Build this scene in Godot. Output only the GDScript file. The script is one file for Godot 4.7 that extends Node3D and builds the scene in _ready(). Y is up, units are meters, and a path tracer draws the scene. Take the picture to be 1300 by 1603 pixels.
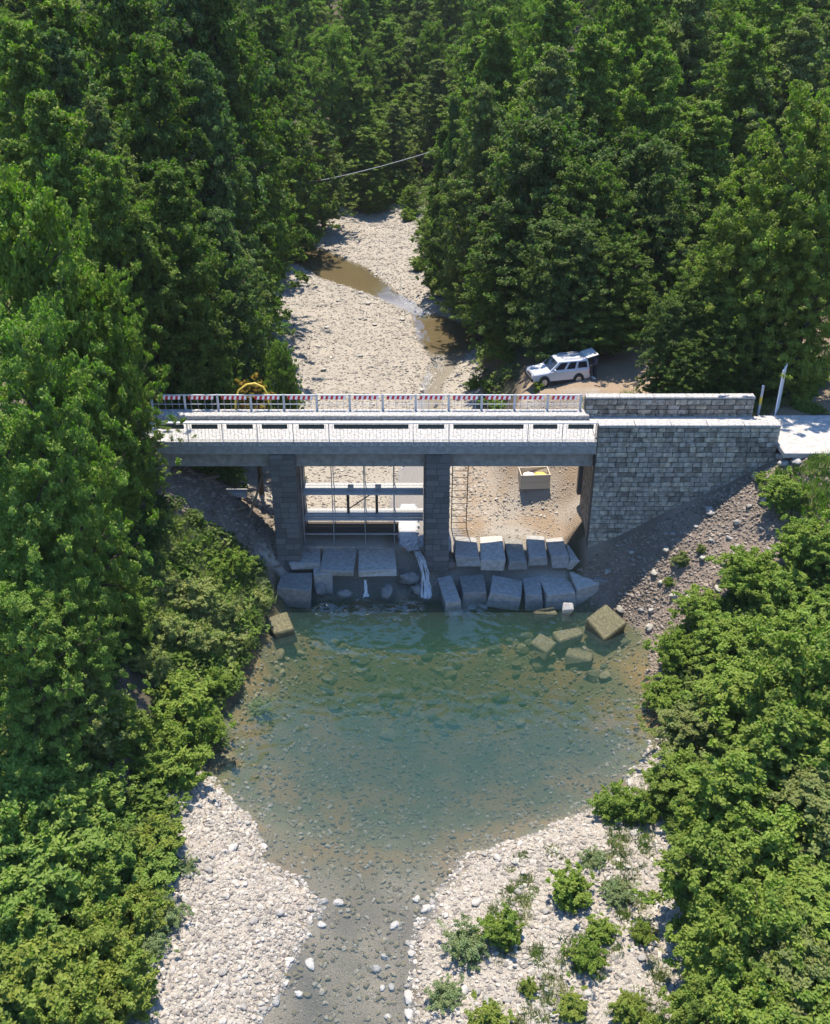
extends Node3D
# A stone-walled road bridge over a river pool, seen from above. River runs along z (upstream is -z), the bridge along x, pool water at y = 0.

const CAM := Vector3(0, 34.1, 50.7)
const FOCAL := 1607.0            # in pixels of the 1300 x 1603 photograph
const DECK := 9.2
var rng := RandomNumberGenerator.new()
var noise := FastNoiseLite.new()
var fine := FastNoiseLite.new()
var used := {}
var M := {}

# ---------------------------------------------------------------- helpers: names and labels
func numbered(called: String) -> String:
	var n: int = used.get(called, -1) + 1
	used[called] = n
	return called if n == 0 else "%s_%03d" % [called, n]

func tag(o: Node, label: String, category: String, group := "", kind := "") -> Node:
	if label: o.set_meta("label", label)
	if category: o.set_meta("category", category)
	if group: o.set_meta("group", group)
	if kind: o.set_meta("kind", kind)
	return o

func thing(called: String, label: String, category: String, at := Vector3.ZERO, turn := 0.0, group := "") -> Node3D:
	var o := Node3D.new()
	o.name = numbered(called)
	add_child(o)
	o.position = at
	o.rotation.y = turn
	tag(o, label, category, group)
	return o

func put(called: String, mesh: Mesh, mat: Material, parent: Node = null) -> MeshInstance3D:
	var o := MeshInstance3D.new()
	o.name = numbered(called) if parent == null else called
	o.mesh = mesh
	if mat: o.material_override = mat
	if parent: parent.add_child(o, true)
	else: add_child(o)
	return o

func structure(called: String, mesh: Mesh, mat: Material, label := "", category := "") -> MeshInstance3D:
	var o := put(called, mesh, mat)
	tag(o, label, category, "", "structure")
	return o

# Look-alikes of a small set are told apart by their order from a landmark.
func ranked(made: Array, label: String, from: Vector3, mark: String) -> void:
	if made.size() < 2 or made.size() > 12: return
	made.sort_custom(func(p, q): return Vector2(p.position.x - from.x, p.position.z - from.z).length() < Vector2(q.position.x - from.x, q.position.z - from.z).length())
	var words := ["first", "second", "third", "fourth", "fifth", "sixth", "seventh", "eighth", "ninth", "tenth", "eleventh", "twelfth"]
	for k in made.size(): made[k].set_meta("label", "%s, %s from %s" % [label, words[k] if k < made.size() - 1 else "last", mark])

# ---------------------------------------------------------------- helpers: photograph pixels to places
func ray(px: float, py: float) -> Vector3:
	var u := (px - 650.0) / FOCAL
	var v := (801.5 - py) / FOCAL
	return Vector3(0, -0.5, -0.8660254) + Vector3(u, 0, 0) + v * Vector3(0, 0.8660254, -0.5)

func at_level(px: float, py: float, level: float) -> Vector3:
	var d := ray(px, py)
	return CAM + d * ((level - CAM.y) / d.y)

func at_z(px: float, py: float, z: float) -> Vector3:
	var d := ray(px, py)
	return CAM + d * ((z - CAM.z) / d.z)

func on_ground(px: float, py: float) -> Vector3:
	var d := ray(px, py)
	var t := 20.0
	while t < 260.0:
		var p := CAM + d * t
		if p.y < ground(p.x, p.z): break
		t += 0.4
	for k in 12:
		pass
	var lo := t - 0.4
	var hi := t
	for k in 12:
		var mid := (lo + hi) / 2
		var q := CAM + d * mid
		if q.y < ground(q.x, q.z): hi = mid
		else: lo = mid
	return CAM + d * hi

# ---------------------------------------------------------------- helpers: meshes
func begin() -> SurfaceTool:
	var st := SurfaceTool.new()
	st.begin(Mesh.PRIMITIVE_TRIANGLES)
	return st

func tri(st: SurfaceTool, a: Vector3, b: Vector3, c: Vector3, out: Vector3, smooth_from = null) -> void:
	var g := (b - a).cross(c - a)
	if g.length_squared() < 1e-14: return
	var n := g.normalized()
	if n.dot(out) < 0: n = -n
	if g.dot(out) > 0:
		var t := b
		b = c
		c = t
	for p: Vector3 in [a, b, c]:
		st.set_normal(n if smooth_from == null else (p - smooth_from).normalized())
		st.add_vertex(p)

func quad(st: SurfaceTool, a: Vector3, b: Vector3, c: Vector3, d: Vector3, out: Vector3) -> void:
	tri(st, a, b, c, out)
	tri(st, a, c, d, out)

# A box with chamfered edges; jitter moves its corners so that no two rough blocks are alike.
func block(st: SurfaceTool, c: Vector3, size: Vector3, b := 0.02, turn := Basis(), jit := 0.0) -> void:
	var h := size / 2
	b = minf(b, minf(h.x, minf(h.y, h.z)) * 0.45)
	var p := {}
	for sx in [-1, 1]:
		for sy in [-1, 1]:
			for sz in [-1, 1]:
				var k := Vector3(h.x * sx, h.y * sy, h.z * sz)
				if jit > 0: k += Vector3(rng.randf_range(-jit, jit), rng.randf_range(-jit, jit), rng.randf_range(-jit, jit))
				for ax in 3:
					var q := k
					if ax != 0: q.x -= b * sx
					if ax != 1: q.y -= b * sy
					if ax != 2: q.z -= b * sz
					p[[sx, sy, sz, ax]] = c + turn * q
	for ax in 3:
		var u := (ax + 1) % 3
		var w := (ax + 2) % 3
		for s in [-1, 1]:
			var pts := []
			for e in [[-1, -1], [1, -1], [1, 1], [-1, 1]]:
				var key := [0, 0, 0, ax]
				key[ax] = s
				key[u] = e[0]
				key[w] = e[1]
				pts.append(p[key])
			var out := Vector3.ZERO
			out[ax] = s
			quad(st, pts[0], pts[1], pts[2], pts[3], turn * out)
			for t in [-1, 1]:
				var out2 := Vector3.ZERO
				out2[ax] = s
				out2[u] = t
				var ka := [0, 0, 0, ax]
				var kb := [0, 0, 0, ax]
				var kc := [0, 0, 0, u]
				var kd := [0, 0, 0, u]
				for k in [ka, kb, kc, kd]:
					k[ax] = s
					k[u] = t
				ka[w] = -1
				kb[w] = 1
				kc[w] = 1
				kd[w] = -1
				quad(st, p[ka], p[kb], p[kc], p[kd], turn * out2)
	for sx in [-1, 1]:
		for sy in [-1, 1]:
			for sz in [-1, 1]:
				tri(st, p[[sx, sy, sz, 0]], p[[sx, sy, sz, 1]], p[[sx, sy, sz, 2]], turn * Vector3(sx, sy, sz))

func block_mesh(size: Vector3, b := 0.02, jit := 0.0, c := Vector3.ZERO, turn := Basis()) -> ArrayMesh:
	var st := begin()
	block(st, c, size, b, turn, jit)
	return st.commit()

func tube(st: SurfaceTool, pts: Array, radii: Array, sides := 7) -> void:
	var rings := []
	for i in pts.size():
		var dir: Vector3 = (pts[mini(i + 1, pts.size() - 1)] - pts[maxi(i - 1, 0)]).normalized()
		var side := dir.cross(Vector3(0.31, 0.2, 0.93)).normalized()
		if side.length() < 0.5: side = dir.cross(Vector3.UP).normalized()
		var up := side.cross(dir)
		var ring := []
		for k in sides:
			var a := TAU * k / sides
			ring.append([pts[i] + (side * cos(a) + up * sin(a)) * radii[i], side * cos(a) + up * sin(a)])
		rings.append(ring)
	for i in pts.size() - 1:
		for k in sides:
			var k2 := (k + 1) % sides
			var q := [rings[i][k], rings[i][k2], rings[i + 1][k2], rings[i + 1][k]]
			for f in [[0, 1, 2], [0, 2, 3]]:
				var a: Vector3 = q[f[0]][0]
				var g: Vector3 = (q[f[1]][0] - a).cross(q[f[2]][0] - a)
				var order: Array = f if g.dot(q[f[0]][1]) < 0 else [f[0], f[2], f[1]]
				for j in order:
					st.set_normal(q[j][1])
					st.add_vertex(q[j][0])
	for e in [0, pts.size() - 1]:
		var out: Vector3 = (pts[e] - pts[1 if e == 0 else e - 1]).normalized()
		for k in sides:
			tri(st, pts[e], rings[e][k][0], rings[e][(k + 1) % sides][0], out)

func tube_mesh(pts: Array, radii: Array, sides := 7) -> ArrayMesh:
	var st := begin()
	tube(st, pts, radii, sides)
	return st.commit()

func loft(st: SurfaceTool, loops: Array, mid: Array) -> void:
	var n: int = loops[0].size()
	for i in loops.size() - 1:
		for k in n:
			var k2 := (k + 1) % n
			var c: Vector3 = (loops[i][k] + loops[i + 1][k2]) / 2
			quad(st, loops[i][k], loops[i][k2], loops[i + 1][k2], loops[i + 1][k], c - (mid[i] + mid[i + 1]) / 2)
	for e in [0, loops.size() - 1]:
		var out: Vector3 = mid[e] - mid[1 if e == 0 else e - 1]
		for k in range(1, n - 1): tri(st, loops[e][0], loops[e][k], loops[e][k + 1], out)

# A rounded river stone about 1 m across, flattened and uneven.
func stone_mesh(seed_: int, rings := 5, sides := 8, flat := 0.62, rough := 0.28, facets := false) -> ArrayMesh:
	var n := FastNoiseLite.new()
	n.seed = seed_
	n.frequency = 0.9
	var st := begin()
	st.set_smooth_group(-1 if facets else 0)
	var at := func(i: int, k: int) -> Vector3:
		var th := PI * i / rings
		var ph := TAU * k / sides
		var d := Vector3(sin(th) * cos(ph), cos(th), sin(th) * sin(ph))
		var r := 0.5 * (1.0 + rough * 2.0 * n.get_noise_3dv(d * 1.6))
		return d * r * Vector3(1.0, flat, 0.78)
	for i in rings:
		for k in sides:
			var a: Vector3 = at.call(i, k)
			var b: Vector3 = at.call(i, (k + 1) % sides)
			var c: Vector3 = at.call(i + 1, (k + 1) % sides)
			var d: Vector3 = at.call(i + 1, k)
			if i > 0: tri_raw(st, a, b, c)
			if i < rings - 1: tri_raw(st, a, c, d)
	if not facets: st.index()
	st.generate_normals()
	return st.commit()

func tri_raw(st: SurfaceTool, a: Vector3, b: Vector3, c: Vector3) -> void:
	if (b - a).cross(c - a).dot(a + b + c) > 0:
		st.add_vertex(a)
		st.add_vertex(c)
		st.add_vertex(b)
	else:
		st.add_vertex(a)
		st.add_vertex(b)
		st.add_vertex(c)

# ---------------------------------------------------------------- materials
func noise_texture(freq: float, lo: Color, hi: Color, seed_ := 1, octaves := 4, size := 512, normal := false, bump := 4.0) -> NoiseTexture2D:
	var t := NoiseTexture2D.new()
	t.width = size
	t.height = size
	t.seamless = true
	var n := FastNoiseLite.new()
	n.seed = seed_
	n.frequency = freq
	n.fractal_octaves = octaves
	t.noise = n
	if normal:
		t.as_normal_map = true
		t.bump_strength = bump
	else:
		var g := Gradient.new()
		g.set_color(0, lo)
		g.set_color(1, hi)
		t.color_ramp = g
	return t

func mat(key: String, lin: Color, rough := 0.9, metal := 0.0) -> StandardMaterial3D:
	var m := StandardMaterial3D.new()
	m.resource_name = key
	m.albedo_color = lin.linear_to_srgb()
	m.roughness = rough
	m.metallic = metal
	M[key] = m
	return m

func grained(key: String, lin: Color, tex: Texture2D, scale: float, rough := 0.9, relief: Texture2D = null, depth := 1.0) -> StandardMaterial3D:
	var m := mat(key, lin, rough)
	m.albedo_texture = tex
	m.uv1_triplanar = true
	m.uv1_world_triplanar = true
	m.uv1_scale = Vector3.ONE * scale
	if relief:
		m.heightmap_enabled = true
		m.heightmap_texture = relief
		m.heightmap_scale = depth
	return m

func leafy(key: String, lin: Color, through := 0.95) -> StandardMaterial3D:
	var m := mat(key, lin, 0.62)
	m.vertex_color_use_as_albedo = true
	m.backlight_enabled = true
	m.backlight = Color(0.75 * through, through, 0.3 * through)
	m.metallic_specular = 0.22
	m.cull_mode = BaseMaterial3D.CULL_DISABLED
	return m

func make_materials() -> void:
	var speckle := noise_texture(0.03, Color(0.62, 0.62, 0.62), Color(1, 1, 1), 3, 5)
	var blotch := noise_texture(0.012, Color(0.5, 0.5, 0.5), Color(1, 1, 1), 7, 4)
	var weather := noise_texture(0.011, Color(0.55, 0.54, 0.52), Color(1, 1, 1), 17, 7, 1024)
	var soft := noise_texture(0.011, Color(0.78, 0.77, 0.75), Color(1, 1, 1), 19, 7, 1024)
	var relief := noise_texture(0.05, Color.BLACK, Color.WHITE, 11, 5)
	grained("ground", Color(1, 1, 1), noise_texture(0.04, Color(0.55, 0.55, 0.55), Color(1, 1, 1), 5, 5, 1024), 0.35, 0.95, relief, 6.0)
	M.ground.vertex_color_use_as_albedo = true
	grained("white_concrete", Color(0.44, 0.435, 0.42), noise_texture(0.014, Color(0.60, 0.59, 0.57), Color(1, 1, 1), 21, 7, 1024), 0.3, 0.85)
	grained("concrete", Color(0.29, 0.29, 0.28), soft, 0.17, 0.9)
	grained("brown_concrete", Color(0.40, 0.33, 0.26), blotch, 0.3, 0.9, relief, 1.0)
	grained("road", Color(0.40, 0.385, 0.36), soft, 0.2, 0.9)
	grained("mortar", Color(0.13, 0.125, 0.115), speckle, 0.8, 0.95, relief, 2.0)
	for k in 6:
		var v: float = [0.47, 0.40, 0.53, 0.35, 0.44, 0.24][k]
		grained("stone%d" % k, Color(v, v * [0.96, 0.97, 0.94, 0.95, 0.98, 0.96][k], v * [0.82, 0.85, 0.75, 0.79, 0.86, 0.82][k]), weather, 0.21, 0.9, relief, 2.0)
	for k in 3:  # pier stone coloured darker than the wall stone to carry the under-deck shade
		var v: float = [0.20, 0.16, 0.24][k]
		grained("shade_toned_pier_stone%d" % k, Color(v, v * 0.98, v * 0.95), speckle, 0.9, 0.9, relief, 3.0)
	for k in 4:
		var v: float = [0.50, 0.45, 0.56, 0.35][k]
		grained("pebble%d" % k, Color(v, v * 0.94, v * 0.84), speckle, 1.3, 0.85)
	M.pebble_mix = grained("pebble_mix", Color(1, 1, 1), speckle, 1.3, 0.85)
	M.pebble_mix.vertex_color_use_as_albedo = true
	grained("blockstone", Color(0.34, 0.335, 0.32), soft, 0.22, 0.85)
	grained("blockstone_pale", Color(0.44, 0.42, 0.385), soft, 0.25, 0.85)
	grained("blockstone_dark", Color(0.24, 0.235, 0.22), soft, 0.22, 0.85)
	grained("algae_stone", Color(0.17, 0.155, 0.075), blotch, 0.8, 0.8, relief, 2.0)
	grained("dark_rock", Color(0.31, 0.30, 0.28), speckle, 0.7, 0.8, relief, 3.0)
	grained("bark", Color(0.13, 0.10, 0.075), noise_texture(0.06, Color(0.5, 0.5, 0.5), Color(1, 1, 1), 31, 5), 1.2, 0.95, relief, 3.0)
	grained("wood", Color(0.34, 0.26, 0.17), speckle, 0.7, 0.85)
	grained("dark_wood", Color(0.085, 0.07, 0.055), speckle, 0.7, 0.85)
	grained("steel_plank", Color(0.44, 0.45, 0.45), speckle, 0.6, 0.55)
	mat("steel", Color(0.42, 0.43, 0.44), 0.45, 0.6)
	mat("dark_board", Color(0.045, 0.055, 0.05), 0.7)
	mat("white_paint", Color(0.50, 0.50, 0.49), 0.5)
	mat("pale_paint", Color(0.42, 0.43, 0.44), 0.5)
	mat("sign_white", Color(0.80, 0.81, 0.83), 0.4)
	mat("yellow", Color(0.62, 0.45, 0.06), 0.6)
	mat("white_bag", Color(0.76, 0.75, 0.72), 0.8)
	mat("tub", Color(0.42, 0.36, 0.28), 0.8)
	mat("car_body", Color(0.50, 0.51, 0.54), 0.28, 0.25)
	M.car_body.clearcoat_enabled = true
	M.car_body.clearcoat = 0.6
	mat("car_glass", Color(0.012, 0.016, 0.022), 0.06)
	mat("rubber", Color(0.02, 0.02, 0.02), 0.85)
	mat("alloy", Color(0.5, 0.5, 0.52), 0.35, 0.8)
	mat("red_lamp", Color(0.35, 0.03, 0.03), 0.3)
	mat("lamp_glass", Color(0.6, 0.62, 0.65), 0.15)
	mat("black_trim", Color(0.03, 0.03, 0.03), 0.7)
	mat("cloth", Color(0.075, 0.06, 0.085), 0.95)
	mat("trousers", Color(0.03, 0.03, 0.045), 0.95)
	mat("skin", Color(0.45, 0.27, 0.19), 0.6)
	mat("hair", Color(0.03, 0.02, 0.015), 0.7)
	mat("cable", Color(0.35, 0.36, 0.37), 0.5)
	mat("foam", Color(0.66, 0.67, 0.68), 0.4)
	M.foam.transparency = BaseMaterial3D.TRANSPARENCY_ALPHA
	M.foam.albedo_color.a = 0.62
	mat("sliding_water", Color(0.34, 0.345, 0.35), 0.12)
	# leaves: the tones of the species in the photograph
	leafy("leaf_deep", Color(0.165, 0.215, 0.052))
	leafy("leaf_mid", Color(0.240, 0.300, 0.066))
	leafy("leaf_bright", Color(0.265, 0.335, 0.070))
	leafy("leaf_yellowish", Color(0.285, 0.325, 0.072))
	leafy("leaf_robinia", Color(0.265, 0.350, 0.085))
	leafy("leaf_cool", Color(0.145, 0.185, 0.062))
	leafy("leaf_grey", Color(0.300, 0.340, 0.180))
	leafy("leaf_dry", Color(0.360, 0.220, 0.045))
	leafy("leaf_dusty", Color(0.265, 0.285, 0.105))
	leafy("leaf_bluish", Color(0.175, 0.230, 0.088))
	leafy("leaf_olive", Color(0.350, 0.365, 0.140))
	# the red and white stripes printed on the boards of the site fence
	var im := Image.create(256, 16, false, Image.FORMAT_RGB8)
	for x in 256:
		for y in 16:
			var s := int(floor((x + (y - 8) * 0.6) / 25.6 + 10))
			im.set_pixel(x, y, Color(0.72, 0.07, 0.10) if s % 2 == 0 else Color(0.88, 0.86, 0.86))
	var stripes := mat("stripes", Color(1, 1, 1), 0.6)
	stripes.albedo_texture = ImageTexture.create_from_image(im)

# ---------------------------------------------------------------- terrain
var stations := [
	[60.0, [-220, 76, -60, 22, -30, 9, -16, 3, -9, 1.0, -6, .1, -5.5, -.1, -3, -.35, -.5, -.1, 0, .1, 3, .8, 10, 1.5, 16, 4, 30, 9, 60, 20, 220, 76]],
	[28.0, [-220, 76, -60, 23, -30, 10, -16, 3.2, -11.5, 1.3, -9, .9, -6.2, .15, -5.6, -.1, -3, -.5, -.4, -.15, .2, .12, 3, .7, 9, 1.3, 14, 3, 30, 9, 60, 20, 220, 76]],
	[25.0, [-220, 76, -60, 23, -30, 10, -16, 3.2, -11.5, 1.3, -9, .9, -5.2, .15, -4.7, -.1, -2.5, -.5, -.4, -.15, .2, .12, 3, .7, 9, 1.3, 14, 3, 30, 9, 60, 20, 220, 76]],
	[22.8, [-220, 76, -60, 23, -30, 10, -16, 3.4, -11.5, 1.4, -9, .9, -4.7, .2, -4.0, -.1, -2, -.45, .5, -.1, 1.2, .12, 4, .6, 10, 1.3, 14, 2.6, 30, 9, 60, 20, 220, 76]],
	[20.6, [-220, 76, -60, 24, -30, 11, -16, 3.6, -12, 1.6, -9.5, 1.0, -6.8, .25, -6.2, -.1, -3, -.75, 0, -.7, 1.6, -.15, 2.6, .12, 5, .5, 11, 1.3, 14, 2.6, 30, 9.5, 60, 20, 220, 76]],
	[18.8, [-220, 76, -60, 24, -30, 11, -16, 3.8, -12, 1.8, -9.5, 1.0, -7.2, .25, -6.7, -.1, -3, -1.2, 1, -1.2, 5.6, -.2, 6.6, .12, 8.5, .6, 11, 1.2, 14, 2.6, 30, 9.5, 60, 20, 220, 76]],
	[16.3, [-220, 76, -60, 24, -30, 11.5, -16, 4, -13, 2.2, -11, 1, -9.5, .2, -8.9, -.15, -7.8, -.75, -5, -1.7, 0, -2.2, 6, -1.6, 8.4, -.7, 9.3, -.2, 9.8, .12, 11.5, .8, 14, 2.4, 18, 5, 30, 10, 60, 20, 220, 76]],
	[12.0, [-220, 76, -60, 24, -30, 12, -17, 5.5, -13, 3.2, -11, 1.8, -9.5, .2, -9, -.2, -7.9, -1.0, -6, -2.0, -2, -3.0, 4, -2.9, 8, -2.0, 10.3, -.8, 11.3, -.2, 11.8, .15, 13.5, 1.4, 17, 4, 22, 6, 30, 9.5, 60, 20, 220, 76]],
	[8.0, [-220, 76, -60, 24, -30, 13, -18, 7, -13, 4, -10.5, 2, -8.9, .2, -8.3, -.3, -7.4, -1.1, -5, -2.4, 0, -3.3, 5, -2.8, 9, -1.7, 11.6, -.6, 12.5, -.15, 12.9, .15, 15, 2.3, 20, 6, 30, 9.2, 60, 18, 220, 76]],
	[4.5, [-220, 76, -60, 24, -30, 13, -20, 8.5, -13, 5, -10, 2.5, -8.2, .3, -7.6, -.5, -6.6, -1.4, -5, -2.1, 0, -2.7, 4, -2.3, 8, -1.4, 11.2, -.6, 12.6, .2, 15, 2.8, 20, 7.0, 23, 8.7, 40, 9.3, 60, 14, 220, 76]],
	[1.5, [-220, 76, -60, 24, -30, 13, -20, 9, -13, 6, -10, 3.2, -7.6, .2, -7, -1.2, 0, -1.6, 6, -1.0, 9.5, -.3, 10.6, .4, 12, 2.0, 20, 8.3, 21.5, 9.05, 40, 9.15, 60, 12, 220, 76]],
	[0.0, [-220, 76, -60, 24, -30, 13, -20, 9.1, -14, 7, -11, 4.6, -8.5, 2.2, -7.5, .6, -6, -.3, 0, -.3, 6, -.1, 9, .6, 10, 2.4, 12, 3.4, 20, 8.2, 22, 9.0, 40, 9.1, 60, 12, 220, 76]],
	[-2.0, [-220, 76, -60, 24, -30, 13, -20, 9.1, -14.5, 7.4, -11, 5, -8.5, 2.4, -7, 1.4, 0, 1.3, 9, 1.5, 10, 3, 20, 8.3, 22, 9.05, 40, 9.1, 60, 12, 220, 76]],
	[-4.5, [-220, 76, -60, 24, -30, 13, -20, 9.1, -15, 6, -12, 4, -9, 2.3, -7, 1.95, 0, 1.85, 4, 1.9, 9, 2.5, 10.5, 3.8, 14, 7, 20, 8.6, 24, 9.0, 40, 9.2, 70, 13, 220, 76]],
	[-10.0, [-220, 76, -60, 24, -40, 16, -22, 8.5, -16, 5, -11, 2.6, -9, 2.15, 0, 1.95, 3, 2.1, 5, 3.4, 6.8, 7.1, 8, 7.6, 13, 7.9, 24, 8.3, 40, 9.5, 70, 14, 220, 76]],
	[-25.0, [-220, 76, -60, 25, -40, 16, -22, 8, -15, 4, -11, 2.6, -8, 2.2, 3.4, 2.0, 5, 2.6, 8, 6.6, 10, 7.6, 25, 8.3, 40, 10, 70, 17, 220, 76]],
	[-40.0, [-220, 76, -60, 25, -40, 15, -24, 7, -17, 3.5, -13, 2.5, 1, 2.1, 6, 2.0, 8, 2.8, 12, 6, 25, 8.5, 45, 13, 80, 26, 220, 80]],
	[-55.0, [-220, 76, -60, 26, -45, 16, -25, 7, -17, 3, -13, 2.3, -4, 2.2, 0, 2.4, 5, 3, 12, 6, 30, 11, 60, 20, 220, 82]],
	[-80.0, [-220, 80, -60, 28, -45, 19, -20, 7, -10, 2.8, -7, 2.3, -1, 2.3, 3, 3.5, 12, 7, 40, 15, 80, 30, 220, 84]],
	[-120.0, [-220, 86, -60, 32, -25, 13, -12, 5.5, -4, 3.5, 4, 4, 14, 9, 50, 24, 220, 90]],
	[-180.0, [-220, 96, -60, 44, -20, 22, 0, 17, 20, 22, 60, 44, 220, 100]],
	[-330.0, [-220, 130, -60, 90, 0, 80, 60, 90, 220, 130]],
]
var stream_path := [Vector2(-20, -68), Vector2(-12, -62), Vector2(-7.3, -55), Vector2(-3.2, -48.7), Vector2(.6, -43), Vector2(3.4, -37), Vector2(2.6, -31), Vector2(1.4, -26), Vector2(.6, -16), Vector2(-.4, -7), Vector2(-.5, -1)]
var stream_wide := [2.5, 2.8, 2.9, 1.3, 0.9, 3.5, 1.3, 0.8, 1.1, 1.2, 1.2]

func profile(p: Array, x: float) -> float:
	for i in range(2, p.size(), 2):
		if x < p[i]:
			var t: float = clampf((x - p[i - 2]) / (p[i] - p[i - 2]), 0, 1)
			return lerpf(p[i - 1], p[i + 1], t)
	return p[p.size() - 1]

func stream_level(z: float) -> float:
	return 1.62 + clampf(-z, 0, 70) * 0.0055

func stream_near(x: float, z: float) -> float:      # distance to the stream's middle line over its half width
	var best := 99.0
	if z > 1 or z < -75: return best
	var p := Vector2(x, z)
	for i in stream_path.size() - 1:
		var a: Vector2 = stream_path[i]
		var b: Vector2 = stream_path[i + 1]
		var t := clampf((p - a).dot(b - a) / (b - a).length_squared(), 0, 1)
		best = minf(best, p.distance_to(a.lerp(b, t)) / lerpf(stream_wide[i], stream_wide[i + 1], t))
	return best

func ground(x: float, z: float) -> float:
	var i := 0
	while i < stations.size() - 2 and z < stations[i + 1][0]: i += 1
	var za: float = stations[i][0]
	var zb: float = stations[i + 1][0]
	var t := clampf((za - z) / (za - zb), 0, 1)
	var h := lerpf(profile(stations[i][1], x), profile(stations[i + 1][1], x), t)
	var river := x > -9 and x < 8 and z > -60
	h += noise.get_noise_2d(x * 1.0, z * 1.0) * (0.16 if river else 0.55) * (0.25 if absf(z + 2) < 5 else 1.0)
	h += fine.get_noise_2d(x, z) * 0.05
	var s := stream_near(x, z)
	if s < 2.0:
		var lv := stream_level(z)
		var cut := lv - 0.32 * (1.0 - s * s) if s < 1 else lv + (s - 1.0) * 0.45
		h = minf(h, cut)
	return h

func smooth01(a: float, b: float, v: float) -> float:
	return smoothstep(a, b, v)

# What the ground is made of at a place: pale gravel, silt under water, dirt track, rubble slope, soil or green cover.
func matter(x: float, z: float, h: float) -> Color:
	var n := noise.get_noise_2d(x * 2.3 + 40, z * 2.3) + fine.get_noise_2d(x * 0.7, z * 0.7 + 9) * 0.6
	var gravel := Color(0.46, 0.415, 0.345)
	var green := Color(0.060, 0.070, 0.025)
	var soil := Color(0.105, 0.080, 0.050)
	var dirt := Color(0.38, 0.28, 0.185)
	var silt := Color(0.25, 0.165, 0.055)
	var c := soil.lerp(green, clampf(0.55 + n * 1.2, 0, 1))
	if x > 9.8 and z > -1.0 and z <= 0.5: return Color(0.30, 0.235, 0.18).lerp(c, clampf(0.15 - n, 0, 0.6))
	if z > 0.5:
		if h < 0.02:
			var deep := silt.lerp(Color(0.13, 0.13, 0.05), clampf(0.55 + n * 1.6, 0, 1))
			return deep.lerp(Color(0.20, 0.165, 0.11) * (1.0 + n * 0.5), smooth01(17.5, 23.5, z + n * 2.0))
		var bar := 0.0
		if x < 0: bar = (1 - smooth01(1.05, 1.5, h + n * 0.3)) * smooth01(15.5, 17.0, z)
		else: bar = (1 - smooth01(1.25, 1.8, h + n * 0.4)) * smooth01(13.5, 16, z)
		if x < -11.5 and x > -15.5 and z > 11 and z < 20.5: bar = maxf(bar, 0.5 * smooth01(13.5, 15.5, z) * smooth01(0.6, 0.15, absf(x + 12.9 + sin(z * 0.7) * 0.5) + n * 0.3))
		if x > 9 and z < 8.5 and h < 9:
			var rub := smooth01(9.0, 6.5, z) * smooth01(22.5, 20.5, x)
			return c.lerp(Color(0.30, 0.235, 0.18), clampf(rub * (0.85 + n), 0, 1))
		if x < -8 and z < 3.2: c = c.lerp(Color(0.30, 0.235, 0.18), 0.8)
		return c.lerp(gravel, clampf(bar, 0, 1))
	if z > -10.5 and z < -2 and x > 2.5 and x < 12: return dirt.lerp(gravel, clampf(0.45 + n, 0, 1))
	if h < 3.1 and z > -92 and x > -17 and x < 9:
		var s := stream_near(x, z)
		var g := gravel * (1.0 + n * 0.12)
		if s < 1.0 and h < stream_level(z): return Color(0.13, 0.092, 0.028).lerp(Color(0.34, 0.30, 0.24), maxf(smooth01(-34.5, -31, z), smooth01(3.5, 1.0, absf(z + 45.0))))
		return g.lerp(c, smooth01(2.55, 3.1, h + n * 0.3))
	if z < -4 and z > -34 and x > 5.5 and x < 40:
		var k := smooth01(6.6, 7.3, h) * smooth01(-24, -15, z + n * 4) * smooth01(30, 22, x)
		if x > 17: k = maxf(k, 0.9 * smooth01(6.0, 3.0, absf(z + 15 + (x - 24) * 1.6 + n * 2)))
		return c.lerp(dirt, clampf(k, 0, 1))
	if x < -8 and z > -8: return c.lerp(Color(0.30, 0.235, 0.18), 0.8)
	return c

func grid_lines(bands: Array) -> PackedFloat32Array:
	var out := PackedFloat32Array()
	for b in bands:
		var v: float = b[0]
		while v < b[1] - 1e-4:
			out.append(v)
			v += b[2]
	out.append(bands[-1][1])
	return out

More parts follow.
